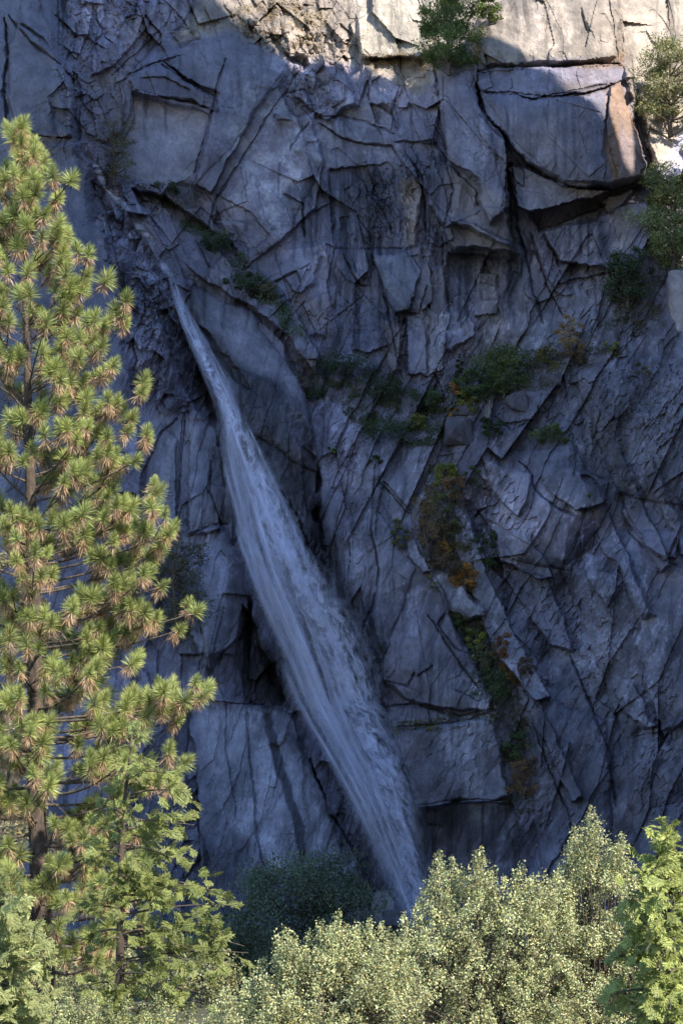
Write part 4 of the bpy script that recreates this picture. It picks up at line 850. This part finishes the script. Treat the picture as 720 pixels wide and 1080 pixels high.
def cedar(name, label, Yd, spine, tips, rad, col, seed, nper=10, size=0.26, barkm=None, extra=0, group=None):
    """spine: image-pixel points of the trunk from foot to top; tips: (x, y) of branch ends."""
    rg = np.random.default_rng(seed); SP = np.array(spine, float)
    TP = at(SP[:, 0], SP[:, 1], Yd); b0 = TP[0].copy(); b0[2] = ground_z(b0[0], b0[1]); TP = np.concatenate([[b0 - [0, 0, 0.1]], TP])
    root = empty(name, b0, label, 'tree', group)
    tk = MB(); tk.tube(TP, np.linspace(rad, 0.012, len(TP)), 10); tk.build('trunk', barkm or CEDARBARK, root, b0, True)
    lm, cr = MB(), MB(); m = mpp(Yd)
    def branch(P2, k):
        tt = rg.uniform(-0.1, 0.1); zt = P2[2] + rg.uniform(-0.1, 0.35) * np.hypot(P2[0] - b0[0], 0.3)
        zs = TP[:, 2]; P0 = np.array([np.interp(min(zt, zs[-1]), zs, TP[:, 0]), np.interp(min(zt, zs[-1]), zs, TP[:, 1]), min(zt, zs[-1])])
        P = curve(P0, (P0 + P2) / 2 + [0, 0, 0.12], P2, 9); lm.tube(P, np.linspace(0.018, 0.004, 9), 5)
        out = unit(P2 - P0)
        for q in range(k):
            f = rg.uniform(0.3, 1.0) ** 0.7; i = min(8, int(f * 8)); sd = unit(np.cross(out, [0, 0, 1.0])) * rg.choice([-1, 1])
            d = unit(out * rg.uniform(0.4, 1.0) + sd * rg.uniform(0, 0.9) + np.array([0, 0, rg.uniform(-0.75, 0.65)]))
            L = size * rg.uniform(0.45, 1.15); nrm = unit(np.array([rg.normal() * 0.6, -0.9 + rg.normal() * 0.5, 0.8]))
            spray(cr, P[i] + rg.normal(size=3) * np.array([0.06, 0.08, 0.07]), d, nrm, L, np.asarray(col) * rg.uniform(0.75, 1.2), rg)
    for (x, y) in tips: branch(at(x, y, Yd + rg.uniform(-0.5, 0.4)), nper)
    for q in range(extra):
        (x, y) = tips[int(rg.integers(len(tips)))]; f = rg.uniform(0.25, 0.95); xs = np.interp(-y, -SP[:, 1], SP[:, 0])
        branch(at(xs + (x - xs) * f * rg.choice([1, 1, -0.7]), y + rg.uniform(-15, 25), Yd + rg.uniform(-1.3, 0.9)), nper)
    for q in range(extra // 2):                                        # boughs reaching towards the road, in front of the stem
        y = rg.uniform(SP[-1, 1] + 20, 1080); branch(at(np.interp(-y, -SP[:, 1], SP[:, 0]) + rg.uniform(-14, 14), y, Yd - rg.uniform(0.4, 1.2)), nper)
    lm.build('limbs', TWIG, root, b0, True); cr.build('crown', SCALE, root, b0)
    return root
cedar('cedar_tree', 'young yellow-green cedar with drooping sprays just right of the pine trunk', 34.0,
      [(126,1085),(127,1000),(128,900),(132,840),(138,790)],
      [(140,775),(165,812),(182,818),(198,836),(150,830),(205,870),(185,868),(178,900),(160,890),(200,915),(215,935),(232,942),(245,955),(258,998),(240,985),(262,1005),(225,975),(210,1000),(190,960),(175,945),(165,985),(238,1010),(245,1030),(200,1045),(180,1020),(225,1060),(190,1070),(110,860),(100,900),(92,950),(105,1000),(95,1040),(120,930),(150,1030),(118,1060),(145,930)],
      0.09, (0.23, 0.26, 0.08), 21, 9, 0.27, None, 24, )
cedar('cedar_tree', 'bright pale green cedar filling the bottom left corner', 26.0,
      [(-12,1090),(-10,1020),(0,955)],
      [(6,945),(20,965),(32,985),(14,990),(45,1010),(52,1028),(38,1035),(25,1050),(50,1062),(10,1030),(-10,970),(-25,1000),(-40,1040),(5,1070),(36,1075),(55,1080)],
      0.06, (0.34, 0.37, 0.155), 22, 14, 0.24, None, 14)
cedar('cedar_tree', 'vivid green leafy tree with a bare brown tip in the bottom right corner', 21.0,
      [(706,1095),(704,1000),(702,930),(690,893)],
      [(706,885),(700,900),(684,925),(715,915),(668,945),(690,950),(720,945),(655,985),(675,980),(700,985),(735,980),(648,1010),(665,1020),(690,1020),(720,1020),(745,1030),(645,1050),(670,1060),(700,1060),(730,1065),(655,1080),(685,1085)],
      0.05, (0.33, 0.37, 0.115), 23, 9, 0.17, None, 26)

# ------------------------------------------------------------------ live oaks along the bottom: dense small leaves on upright shoots
def oak(label, Yd, outline, x0, x1, seed, nsh, root_x, col=(0.41, 0.425, 0.205), bottom=1150):
    """outline: image-pixel points of the upper edge; shoots fill the volume below it."""
    rg = np.random.default_rng(seed); OL = np.array(outline, float); m = mpp(Yd)
    b0 = at(root_x, 1100, Yd); b0[2] = ground_z(b0[0], b0[1])
    root = empty('oak_tree', b0, label, 'tree', 'live oaks along the bottom edge')
    tk, lm, cr = MB(), MB(), MB()
    fork = b0 + np.array([0, 0, 0.35]); tk.tube(np.stack([b0 - [0, 0, 0.1], b0 + [0.03, 0, 0.18], fork]), [0.11, 0.09, 0.08], 10)
    shoots = []
    for (x, y) in OL:
        for k in range(3): shoots.append((x + rg.normal() * 4 * (k > 0), y + (k > 0) * rg.uniform(4, 26), rg.uniform(-0.25, 0.25), rg.uniform(0.35, 0.6)))
    for k in range(nsh):
        x = rg.uniform(x0, x1); yt = np.interp(x, OL[:, 0], OL[:, 1]); f = rg.random() ** 0.8
        y = yt + 14 + f * (bottom - yt - 14); shoots.append((x, y, rg.uniform(-1.0, 0.9) * (0.35 + 0.65 * f), rg.uniform(0.3, 0.6)))
    for (x, y, dy, L) in shoots:
        tip = at(x, y, Yd + dy)
        edge = y < np.interp(x, OL[:, 0], OL[:, 1]) + 30; sc_ = 0.22 if edge else 0.75
        lean = np.array([rg.normal() * sc_ + (x - root_x) * m * 0.12, rg.normal() * sc_ - 0.2, 1.0]); st = tip - unit(lean) * L
        lm.tube(curve(fork + (st - fork) * rg.uniform(0.35, 0.6), (fork + st) / 2 + [0, 0, 0.15], st, 5), np.linspace(0.012, 0.006, 5), 4); lm.tube(np.stack([st, tip]), [0.006, 0.002], 4)
        n = int(520 * L); t = rg.random(n) ** 0.9; rad = (0.02 + 0.135 * (1 - t) ** 0.6 * (0.5 + L)) * np.sqrt(rg.random(n)); ph = rg.uniform(0, 6.283, n)
        lump = 0.7 + 0.7 * np.sin(t * 17 + rg.uniform(0, 6)) ** 2
        P = st + (tip - st) * t[:, None] + np.stack([np.cos(ph) * rad * lump, np.sin(ph) * rad * lump, rg.normal(size=n) * 0.03], -1)
        c = tint(rg, np.asarray(col) * rg.uniform(0.65, 1.25), n, 0.3, 0.08); pal = rg.random(n) < 0.12; c[pal] = c[pal] * np.array([1.35, 1.3, 1.55]); yel = rg.random(n) < 0.012; c[yel] = (0.40, 0.27, 0.07)
        leaves(cr, P, rg.uniform(0.022, 0.044, n), c, rg, Nrm=rg.normal(size=(n, 3)) + np.array([0.1, -0.25, 0.55]), asp=0.6)
    tk.build('trunk', TWIG, root, b0, True); lm.build('limbs', TWIG, root, b0, True); cr.build('crown', LEAF, root, b0)
    return root
oak('broad pale grey-green oak with ragged top below the foot of the waterfall', 30.0,
    [(418,990),(425,965),(443,948),(455,925),(464,898),(476,905),(488,918),(500,912),(508,895),(520,915),(532,925),(545,918),(552,912),(562,925),(574,920),(586,922),(598,935)], 410, 604, 31, 330, 505)
oak('tallest pale oak with one pointed leader, second tree from the right corner', 30.5,
    [(580,930),(590,915),(600,890),(606,872),(612,880),(622,852),(628,870),(640,885),(650,890),(655,880),(662,905),(668,925),(676,955)], 578, 690, 32, 230, 630)
oak('low pale oak in front of the dark shaded evergreen', 28.5,
    [(225,1062),(240,1040),(258,1035),(278,1010),(292,985),(300,978),(312,990),(325,985),(338,972),(350,975),(358,962),(366,978),(378,975),(390,970),(402,975),(415,985),(428,992)], 232, 430, 33, 330, 335)
oak('small olive bush at the foot of the pine and the yellow-green cedar', 31.0,
    [(55,1050),(70,1046),(85,1054),(100,1044),(116,1056),(132,1050),(150,1058),(168,1050),(185,1062),(205,1058),(222,1066)], 50, 235, 34, 260, 140, (0.32, 0.34, 0.15))
# ------------------------------------------------------------------ trees and shrubs standing on the rock
def clump_tree(name, label, cat, pos, h, wd, col, seed, n, leaf, lobes=10, group=None, dens_top=0.0, conic=False, sparse=1.0, bark=None, trunk_r=None, low=0.12):
    """Tree or shrub rooted at pos: stem, limbs, and leaves gathered in uneven clumps."""
    rg = np.random.default_rng(seed); pos = np.asarray(pos, float)
    root = empty(name, pos, label, cat, group)
    tr = trunk_r or max(0.04, 0.028 * h); top = pos + [rg.normal() * 0.06 * h, rg.normal() * 0.04 * h, h * 0.92]
    sm = MB(); spine = curve(pos - [0, 0, 0.15 * h * 0.3], (pos + top) / 2 + rg.normal(size=3) * 0.04 * h, top, 7); sm.tube(spine, np.linspace(tr, tr * 0.15, 7), 6)
    cr = MB(); per = max(12, n // lobes)
    for k in range(lobes):
        f = (k + 0.5) / lobes; a = k * 2.4 + rg.uniform(-0.4, 0.4)
        if conic: zz = 0.12 + 0.88 * f; rr = wd / 2 * (1.02 - f) * rg.uniform(0.55, 1.0); s = wd * 0.22 * (1.15 - f)
        else: zz = low + (0.97 - low) * f; rr = wd / 2 * math.sqrt(max(0.02, 1 - (abs(zz - 0.5) / 0.62) ** 2)) * rg.uniform(0.3, 1.12); s = wd * (rg.uniform(0.10, 0.26) if cat == 'tree' else rg.uniform(0.09, 0.23))
        c0 = pos + np.array([math.cos(a) * rr, math.sin(a) * rr, zz * h - (0.05 * h if conic else 0)])
        if not conic: c0[2] += rg.normal() * 0.05 * h
        i = min(6, int(zz * 6)); sm.tube(curve(spine[i], (spine[i] + c0) / 2 - [0, 0, 0.03 * h], c0, 4), np.linspace(tr * 0.4, tr * 0.1, 4), 4)
        m = int(per * rg.uniform(0.6, 1.4) * sparse); q = unit(rg.normal(size=(m, 3))) * (rg.random((m, 1)) ** 0.45) * s * np.array([1.1, 1.1, 0.8])
        q += 0.25 * s * np.stack([fbm(q[:, 0] / s * 2 + k, q[:, 1] / s * 2, seed, 2), fbm(q[:, 1] / s * 2 + k, q[:, 2] / s * 2, seed + 1, 2), fbm(q[:, 2] / s * 2 + k, q[:, 0] / s * 2, seed + 2, 2)], -1)
        leaves(cr, c0 + q, leaf * rg.uniform(0.6, 1.3, m), tint(rg, np.asarray(col) * rg.uniform(0.62, 1.38), m, 0.25, 0.1), rg, Nrm=rg.normal(size=(m, 3)) + np.array([0, -0.2, 0.5]), asp=0.7)
    sm.build('trunk' if cat == 'tree' else 'stems', bark or TWIG, root, pos, True); cr.build('crown' if cat == 'tree' else 'foliage', LEAF, root, pos)
    return root
def on_cliff(x, y, off=0.3): return cliff_pt(x, y, off)
M4 = mpp(400)
def cliff_plant(name, label, cat, x, y, w, h, col, seed, n=None, leaf=0.30, group='shrubs on the cliff ledges', **k):
    """x, y = foot of the plant in image pixels; w, h in the same units."""
    if cat == 'shrub': w *= 1.35; h *= 1.35; y += 0.12 * h; col = tuple(1.45 * c for c in col)
    return clump_tree(name, label, cat, on_cliff(x, y, 0.25 * w * M4), h * M4, w * M4, col, seed, int(3.2 * (n or (40 + w * h * 1.1))), leaf, lobes=max(3, int(min(48, 2 + w * h / 70))), group=group, **k)
G1, G2, OL, YG, OR, BR, GY = (0.055, 0.085, 0.03), (0.035, 0.055, 0.022), (0.10, 0.10, 0.045), (0.17, 0.18, 0.04), (0.28, 0.14, 0.035), (0.14, 0.10, 0.06), (0.15, 0.135, 0.11)
T = 'trees on the cliff'
cliff_plant('conifer', 'bushy green conifer in sunlight on the pale clifftop slab', 'tree', 473, 76, 68, 98, (0.14, 0.195, 0.055), 401, 6500, 0.36, T)
cliff_plant('conifer', 'small green conifer beside the top edge of the big square block', 'tree', 516, 24, 28, 44, (0.14, 0.19, 0.04), 402, 1500, 0.34, T)
cliff_plant('cliff_oak', 'airy sunlit tree hanging over the clifftop at the upper right edge', 'tree', 706, 140, 70, 112, (0.27, 0.27, 0.12), 403, 6000, 0.36, T)
cliff_plant('cliff_oak', 'sunlit light green tree beside the right frame edge above the pale boulder', 'tree', 710, 290, 74, 136, (0.25, 0.28, 0.115), 404, 7500, 0.36, T)
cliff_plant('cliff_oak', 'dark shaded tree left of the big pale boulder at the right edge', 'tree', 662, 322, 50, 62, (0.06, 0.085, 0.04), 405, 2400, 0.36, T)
cliff_plant('cliff_oak', 'green tree on the middle ledge, the biggest one in the shaded gully', 'tree', 531, 418, 54, 54, (0.11, 0.145, 0.045), 406, 2600, 0.34, T)
cliff_plant('conifer', 'narrow dark conifer on the ledge left of the biggest gully tree', 'tree', 484, 402, 16, 34, G2, 407, 500, 0.3, T, conic=True)
cliff_plant('cliff_oak', 'thin olive tree in the shade right of the pine, in front of the lower buttress', 'tree', 190, 672, 62, 104, OL, 408, 2200, 0.36, T, sparse=0.7)
cliff_plant('shrub', 'sparse olive brown bush beside the pale recessed panel at the upper left', 'shrub', 121, 184, 34, 54, (0.10, 0.09, 0.045), 409, 900, 0.3)
cliff_plant('shrub', 'grey-brown leafless-looking bush at the shoulder of the smooth slab', 'shrub', 325, 412, 24, 34, GY, 410, 500, 0.26)
cliff_plant('shrub', 'dark green mat of leaves at the foot of the grey-brown bush', 'shrub', 331, 422, 26, 10, G2, 411)
cliff_plant('shrub', 'long dark green bush strip on the ledge right of the smooth slab', 'shrub', 367, 392, 54, 14, G2, 412, 700)
cliff_plant('shrub', 'low dark bush below the rock columns in the middle of the ledge', 'shrub', 405, 415, 44, 13, G2, 413, 560)
cliff_plant('shrub', 'dark green thicket on the lower ledge above the pale broken rock', 'shrub', 410, 462, 46, 15, G2, 414, 640)
cliff_plant('shrub', 'yellow-green bush at the right end of the dark lower thicket', 'shrub', 439, 452, 18, 13, YG, 415)
cliff_plant('shrub', 'tiny dark tuft on the pale slab below the lower thicket', 'shrub', 397, 488, 11, 7, G1, 416)
cliff_plant('shrub', 'small round bush in the pale broken rock left of the lower thicket', 'shrub', 345, 478, 12, 9, G1, 417)
cliff_plant('shrub', 'green bush leaning against the left side of the biggest gully tree', 'shrub', 497, 418, 26, 26, G1, 418)
cliff_plant('shrub', 'yellow-green bush below the biggest gully tree', 'shrub', 492, 432, 15, 16, YG, 419)
cliff_plant('shrub', 'orange bush between the narrow conifer and the ledge boulders', 'shrub', 480, 416, 13, 11, OR, 420)
cliff_plant('shrub', 'orange and yellow bush above the left ledge boulder', 'shrub', 481, 440, 16, 12, (0.24, 0.15, 0.04), 421)
cliff_plant('shrub', 'dull green bush strip left of the ledge boulders', 'shrub', 452, 432, 28, 18, G1, 422)
cliff_plant('shrub', 'olive yellow bush on the ledge right of the biggest gully tree', 'shrub', 573, 385, 24, 16, (0.15, 0.13, 0.05), 423)
cliff_plant('shrub', 'tall golden orange bush on the upper right ledge', 'shrub', 602, 366, 22, 28, (0.24, 0.155, 0.055), 424, 520)
cliff_plant('shrub', 'tan grassy bush under the golden orange bush', 'shrub', 600, 380, 24, 12, BR, 425)
cliff_plant('shrub', 'yellow bush at the right end of the upper ledge', 'shrub', 645, 374, 12, 13, YG, 426)
cliff_plant('shrub', 'small olive bush high on the dark right-hand wall', 'shrub', 678, 394, 13, 9, OL, 427)
cliff_plant('shrub', 'bright green bush lying on the sloping rock under the ledge boulders', 'shrub', 580, 465, 28, 13, (0.08, 0.11, 0.035), 428)
cliff_plant('shrub', 'dark green bush below the pale bare stems', 'shrub', 516, 458, 20, 13, G2, 429)
cliff_plant('shrub', 'olive tuft halfway up the dark right-hand wall', 'shrub', 627, 532, 14, 9, OL, 430)
cliff_plant('shrub', 'bright yellow-green bush at the top of the vegetated gully', 'shrub', 470, 510, 22, 20, YG, 431)
cliff_plant('shrub', 'pinkish brown bush under the bright yellow-green one', 'shrub', 478, 524, 20, 18, (0.19, 0.115, 0.06), 432)
cliff_plant('shrub', 'olive green bush down the middle of the vegetated gully', 'shrub', 468, 562, 26, 40, (0.10, 0.10, 0.035), 433, 800)
cliff_plant('shrub', 'rust brown bush on the left side of the vegetated gully', 'shrub', 451, 570, 26, 36, (0.15, 0.095, 0.045), 434, 700)
cliff_plant('shrub', 'bright orange bush in the lower vegetated gully', 'shrub', 464, 588, 32, 20, (0.27, 0.16, 0.04), 435, 520)
cliff_plant('shrub', 'dark brown bush under the bright orange one', 'shrub', 472, 604, 28, 16, (0.10, 0.07, 0.04), 436)
cliff_plant('shrub', 'deep orange bush at the tail of the gully above the pale leaning slab', 'shrub', 490, 618, 20, 20, OR, 437)
cliff_plant('shrub', 'rust red tuft, lowest of the gully bushes beside the pale leaning slab', 'shrub', 498, 628, 10, 14, (0.24, 0.11, 0.04), 438)
cliff_plant('shrub', 'olive bush on the crack left of the vegetated gully', 'shrub', 420, 575, 15, 23, OL, 439)
cliff_plant('shrub', 'dark green bush behind the pale leaning slab', 'shrub', 513, 596, 20, 30, G2, 440)
cliff_plant('shrub', 'small olive bush at the upper end of the pale leaning slab', 'shrub', 498, 512, 14, 18, G1, 441)
cliff_plant('shrub', 'tiny yellow-green tuft in the dark cleft left of the pale wedge', 'shrub', 458, 622, 10, 13, YG, 442)
cliff_plant('shrub', 'green bush under the dark edge of the pale wedge', 'shrub', 484, 664, 20, 18, G1, 443)
cliff_plant('shrub', 'yellowish bush in the lower cleft below the pale wedge', 'shrub', 498, 684, 16, 18, YG, 444)
cliff_plant('shrub', 'olive thicket in the middle of the lower cleft', 'shrub', 506, 708, 26, 22, OL, 445, 500)
cliff_plant('shrub', 'dark green thicket near the foot of the lower cleft', 'shrub', 520, 738, 30, 28, G1, 446, 700)
cliff_plant('shrub', 'rusty orange bush on the right side of the lower cleft', 'shrub', 536, 722, 18, 26, (0.22, 0.12, 0.04), 447)
cliff_plant('shrub', 'reddish brown bush above the rusty orange one in the lower cleft', 'shrub', 528, 692, 16, 18, (0.17, 0.085, 0.045), 448)
cliff_plant('shrub', 'single brown bush on the bare slab right of the lower cleft', 'shrub', 554, 712, 14, 16, (0.10, 0.07, 0.055), 449)
cliff_plant('shrub', 'orange-brown bush low in the dark gully right of the streaked panel', 'shrub', 552, 836, 26, 30, (0.16, 0.09, 0.04), 450, 500)
cliff_plant('shrub', 'dark green bush above the lowest orange-brown one', 'shrub', 543, 800, 18, 22, G1, 451)
cliff_plant('shrub', 'dark bush low on the ramp beside the upper headwall', 'shrub', 256, 302, 30, 12, G2, 452)
cliff_plant('shrub', 'brown-green bush halfway along the ramp below the headwall', 'shrub', 276, 312, 26, 12, (0.07, 0.065, 0.035), 453)
cliff_plant('shrub', 'dark green bush on the upper ramp under the diagonal slabs', 'shrub', 224, 262, 32, 12, G2, 454)
cliff_plant('shrub', 'thin dark plant line along the base of the pale recessed panel', 'shrub', 176, 202, 28, 7, G2, 455)
# the shaded evergreen at the foot of the cliff
p = at(323, 1010, 322.0); p[2] = ground_z(p[0], 322.0)
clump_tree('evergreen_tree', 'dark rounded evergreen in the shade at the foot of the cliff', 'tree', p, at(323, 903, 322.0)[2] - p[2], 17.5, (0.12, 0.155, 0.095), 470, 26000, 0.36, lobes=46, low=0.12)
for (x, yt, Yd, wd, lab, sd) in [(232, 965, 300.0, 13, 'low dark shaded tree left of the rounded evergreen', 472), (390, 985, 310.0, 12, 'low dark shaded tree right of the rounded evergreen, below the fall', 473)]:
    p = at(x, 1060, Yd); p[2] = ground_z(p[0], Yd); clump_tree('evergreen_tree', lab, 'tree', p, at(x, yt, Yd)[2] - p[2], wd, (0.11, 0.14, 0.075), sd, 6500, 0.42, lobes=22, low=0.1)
for (x, yt, Yd, wd, lab, sd) in [(212, 1005, 62.0, 2.6, 'olive bush behind the lower right boughs of the yellow-green cedar', 474), (88, 1000, 66.0, 3.0, 'pale olive bush in the gap between the pine trunk and the cedar', 475), (20, 930, 70.0, 3.2, 'light green bush behind the foot of the pine at the left', 476)]:
    p = at(x, 1060, Yd); p[2] = ground_z(p[0], Yd); clump_tree('bush', lab, 'bush', p, at(x, yt, Yd)[2] - p[2], wd, (0.22, 0.225, 0.10), sd, 5000, 0.085, lobes=20, low=0.05)
# sunlit growth seen through the pine
p = at(-6, 1060, 78.0); p[2] = ground_z(p[0], 78.0)
clump_tree('oak_tree', 'pale sunlit tree standing behind the pine at the left frame edge', 'tree', p, at(-6, 585, 78.0)[2] - p[2], 3.4, (0.24, 0.22, 0.11), 471, 13000, 0.11, lobes=30, sparse=0.9, low=0.05)
# low growth too small to count: a sheet of tiny plants rooted along the ledges and in the clefts
rg = np.random.default_rng(77); gc = MB()
COVER = [([(200,228),(255,268),(300,318),(324,352),(316,362),(270,310),(215,252),(190,236)], 5200, G1), ([(330,380),(400,392),(450,420),(490,405),(505,430),(450,470),(400,465),(340,412)], 6500, (0.06, 0.075, 0.032)),
         ([(480,370),(560,372),(620,350),(660,330),(690,340),(640,375),(580,405),(520,420),(480,425)], 2600, (0.08, 0.08, 0.04)), ([(455,490),(485,500),(492,560),(500,625),(480,610),(450,590),(442,550)], 2200, (0.11, 0.09, 0.035)),
         ([(484,645),(505,660),(548,738),(565,800),(560,860),(535,850),(530,770),(500,710)], 3000, (0.075, 0.07, 0.03)), ([(640,290),(700,290),(700,345),(650,335)], 900, (0.09, 0.08, 0.045)), ([(245,10),(320,0),(345,25),(320,50),(270,45)], 700, (0.24, 0.18, 0.085)),
         ([(380,56),(470,60),(466,75),(395,70)], 700, (0.22, 0.16, 0.08)), ([(412,765),(520,752),(522,760),(415,774)], 500, (0.10, 0.09, 0.03)), ([(600,470),(720,360),(720,480),(640,560)], 500, (0.09, 0.09, 0.045)), ([(130,190),(200,195),(215,225),(170,215)], 500, (0.09, 0.085, 0.045))]
for poly, n, col in COVER:
    P_ = np.array(poly, float); qx = rg.uniform(P_[:, 0].min(), P_[:, 0].max(), n * 9); qy = rg.uniform(P_[:, 1].min(), P_[:, 1].max(), n * 9)
    kk = (poly_sd(qx, qy, poly) > -3) & (fbm(qx / 13, qy / 9, 401, 3) + 0.25 * rg.normal(size=len(qx)) > 0.12); qx, qy = qx[kk][:2 * n], qy[kk][:2 * n]
    ii = np.clip(np.searchsorted(gx_, qx), 1, len(gx_) - 1); jj = np.clip(np.searchsorted(gy_, qy), 1, len(gy_) - 1)
    leaves(gc, at(qx, qy, Yc[jj, ii] - rg.uniform(0.05, 0.6, len(qx))), rg.uniform(0.16, 0.40, len(qx)), tint(rg, 1.4 * np.asarray(col), len(qx), 0.4, 0.18), rg, Nrm=rg.normal(size=(len(qx), 3)) + np.array([0, -0.3, 0.6]), asp=0.7)
tag(gc.build('ledge_ground_cover', LEAF), 'patchy low green and brown plants growing along the cliff ledges and clefts', 'ground cover', kind='stuff')
# ------------------------------------------------------------------ loose blocks, a log and a bare snag on the ledges
import bmesh
def boulder(label, x, y, w, h, seed, col, off=-0.4, depth=None):
    rg = np.random.default_rng(seed); p = cliff_pt(x, y, off); sx, sz = w * M4 / 2, h * M4 / 2; sy = depth or sx
    bm = bmesh.new()
    for k in range(18):
        v = unit(rg.normal(size=3)); v = np.sign(v) * np.abs(v) ** 0.55 * rg.uniform(0.82, 1.12); bm.verts.new((v[0] * sx, v[1] * sy, v[2] * sz))
    r = bmesh.ops.convex_hull(bm, input=bm.verts[:])
    bmesh.ops.delete(bm, geom=[g for g in r['geom_interior'] if isinstance(g, bmesh.types.BMVert)], context='VERTS')
    bmesh.ops.bevel(bm, geom=bm.edges[:], offset=0.05 * min(sx, sz), segments=1, affect='EDGES')
    bmesh.ops.triangulate(bm, faces=bm.faces[:]); bmesh.ops.subdivide_edges(bm, edges=bm.edges[:], cuts=5, use_grid_fill=True)
    me = bpy.data.meshes.new('boulder'); 
    for v in bm.verts:
        q = np.array(v.co); n = fbm(np.array([q[0] * 0.9 + seed]), np.array([q[2] * 0.9 + q[1]]), seed, 3)[0]; v.co = v.co * (1 + 0.10 * n)
    bm.to_mesh(me); bm.free()
    ca = me.color_attributes.new('Col', 'FLOAT_COLOR', 'POINT'); ca.data.foreach_set('color', np.tile(np.array([col[0] * 0.92, col[1] * 0.88, col[2] * 1.02, 1.0], np.float32), len(me.vertices)))
    me.materials.append(ROCK); o = bpy.data.objects.new('boulder', me); C.collection.objects.link(o); o.location = p
    return tag(o, label, 'boulder', 'boulders on the ledges and at the foot of the fall')
boulder('big smooth pale boulder cut off by the right frame edge', 724, 318, 50, 96, 501, (0.40, 0.37, 0.34), -1.5)
boulder('largest loose block on the middle ledge, below the orange bushes', 484, 458, 46, 34, 502, (0.105, 0.10, 0.105))
boulder('smaller block stacked behind the largest ledge block', 488, 434, 30, 20, 503, (0.105, 0.10, 0.105))
boulder('flat-topped block at the left end of the ledge boulders', 432, 464, 24, 16, 504, (0.105, 0.10, 0.105))
boulder('angular block on the ridge under the olive yellow bush', 580, 402, 26, 16, 505, (0.10, 0.095, 0.10))
boulder('dark blocky stone on the ridge right of the angular block', 606, 400, 24, 16, 506, (0.10, 0.095, 0.10))
boulder('squarish block below the biggest gully tree, on the brow of the slope', 546, 428, 34, 28, 507, (0.105, 0.10, 0.105))
boulder('pale block leaning at the foot of the waterfall', 402, 962, 26, 40, 508, (0.26, 0.25, 0.24), 2.0)
boulder('dark rounded stone where the waterfall lands', 416, 968, 26, 20, 509, (0.12, 0.12, 0.125), 2.5)
lg = MB(); a, b_ = cliff_pt(616, 305, 1.2), cliff_pt(664, 297, 1.2); lg.tube(curve(a, (a + b_) / 2 + [0, 0, 0.35], b_, 8), np.linspace(0.13, 0.28, 8), 8)
for k in (2, 4): q = a + (b_ - a) * k / 7; lg.tube(np.stack([q, q + [0.5, -0.3, 0.8]]), [0.07, 0.02], 5)
o = lg.build('fallen_log', GREYWOOD, None, a, True); o.location = a; tag(o, 'bleached fallen log lying on the ledge under the dark shaded tree', 'log')
root = empty('bare_shrub', cliff_pt(514, 446, 0.8), 'pale bare stems of a dead shrub in front of the biggest gully tree', 'shrub', 'shrubs on the cliff ledges')
b0 = np.array(root.location); sm = MB(); rg = np.random.default_rng(9)
for k in range(7):
    d = np.array([rg.normal() * 0.25, -0.2, 1.0]); sm.tube(curve(b0, b0 + d * 1.8, b0 + d * rg.uniform(2.6, 4.2) + [rg.normal() * 0.5, 0, 0], 6), np.linspace(0.07, 0.025, 6), 5)
sm.build('stems', GREYWOOD, root, b0, True)
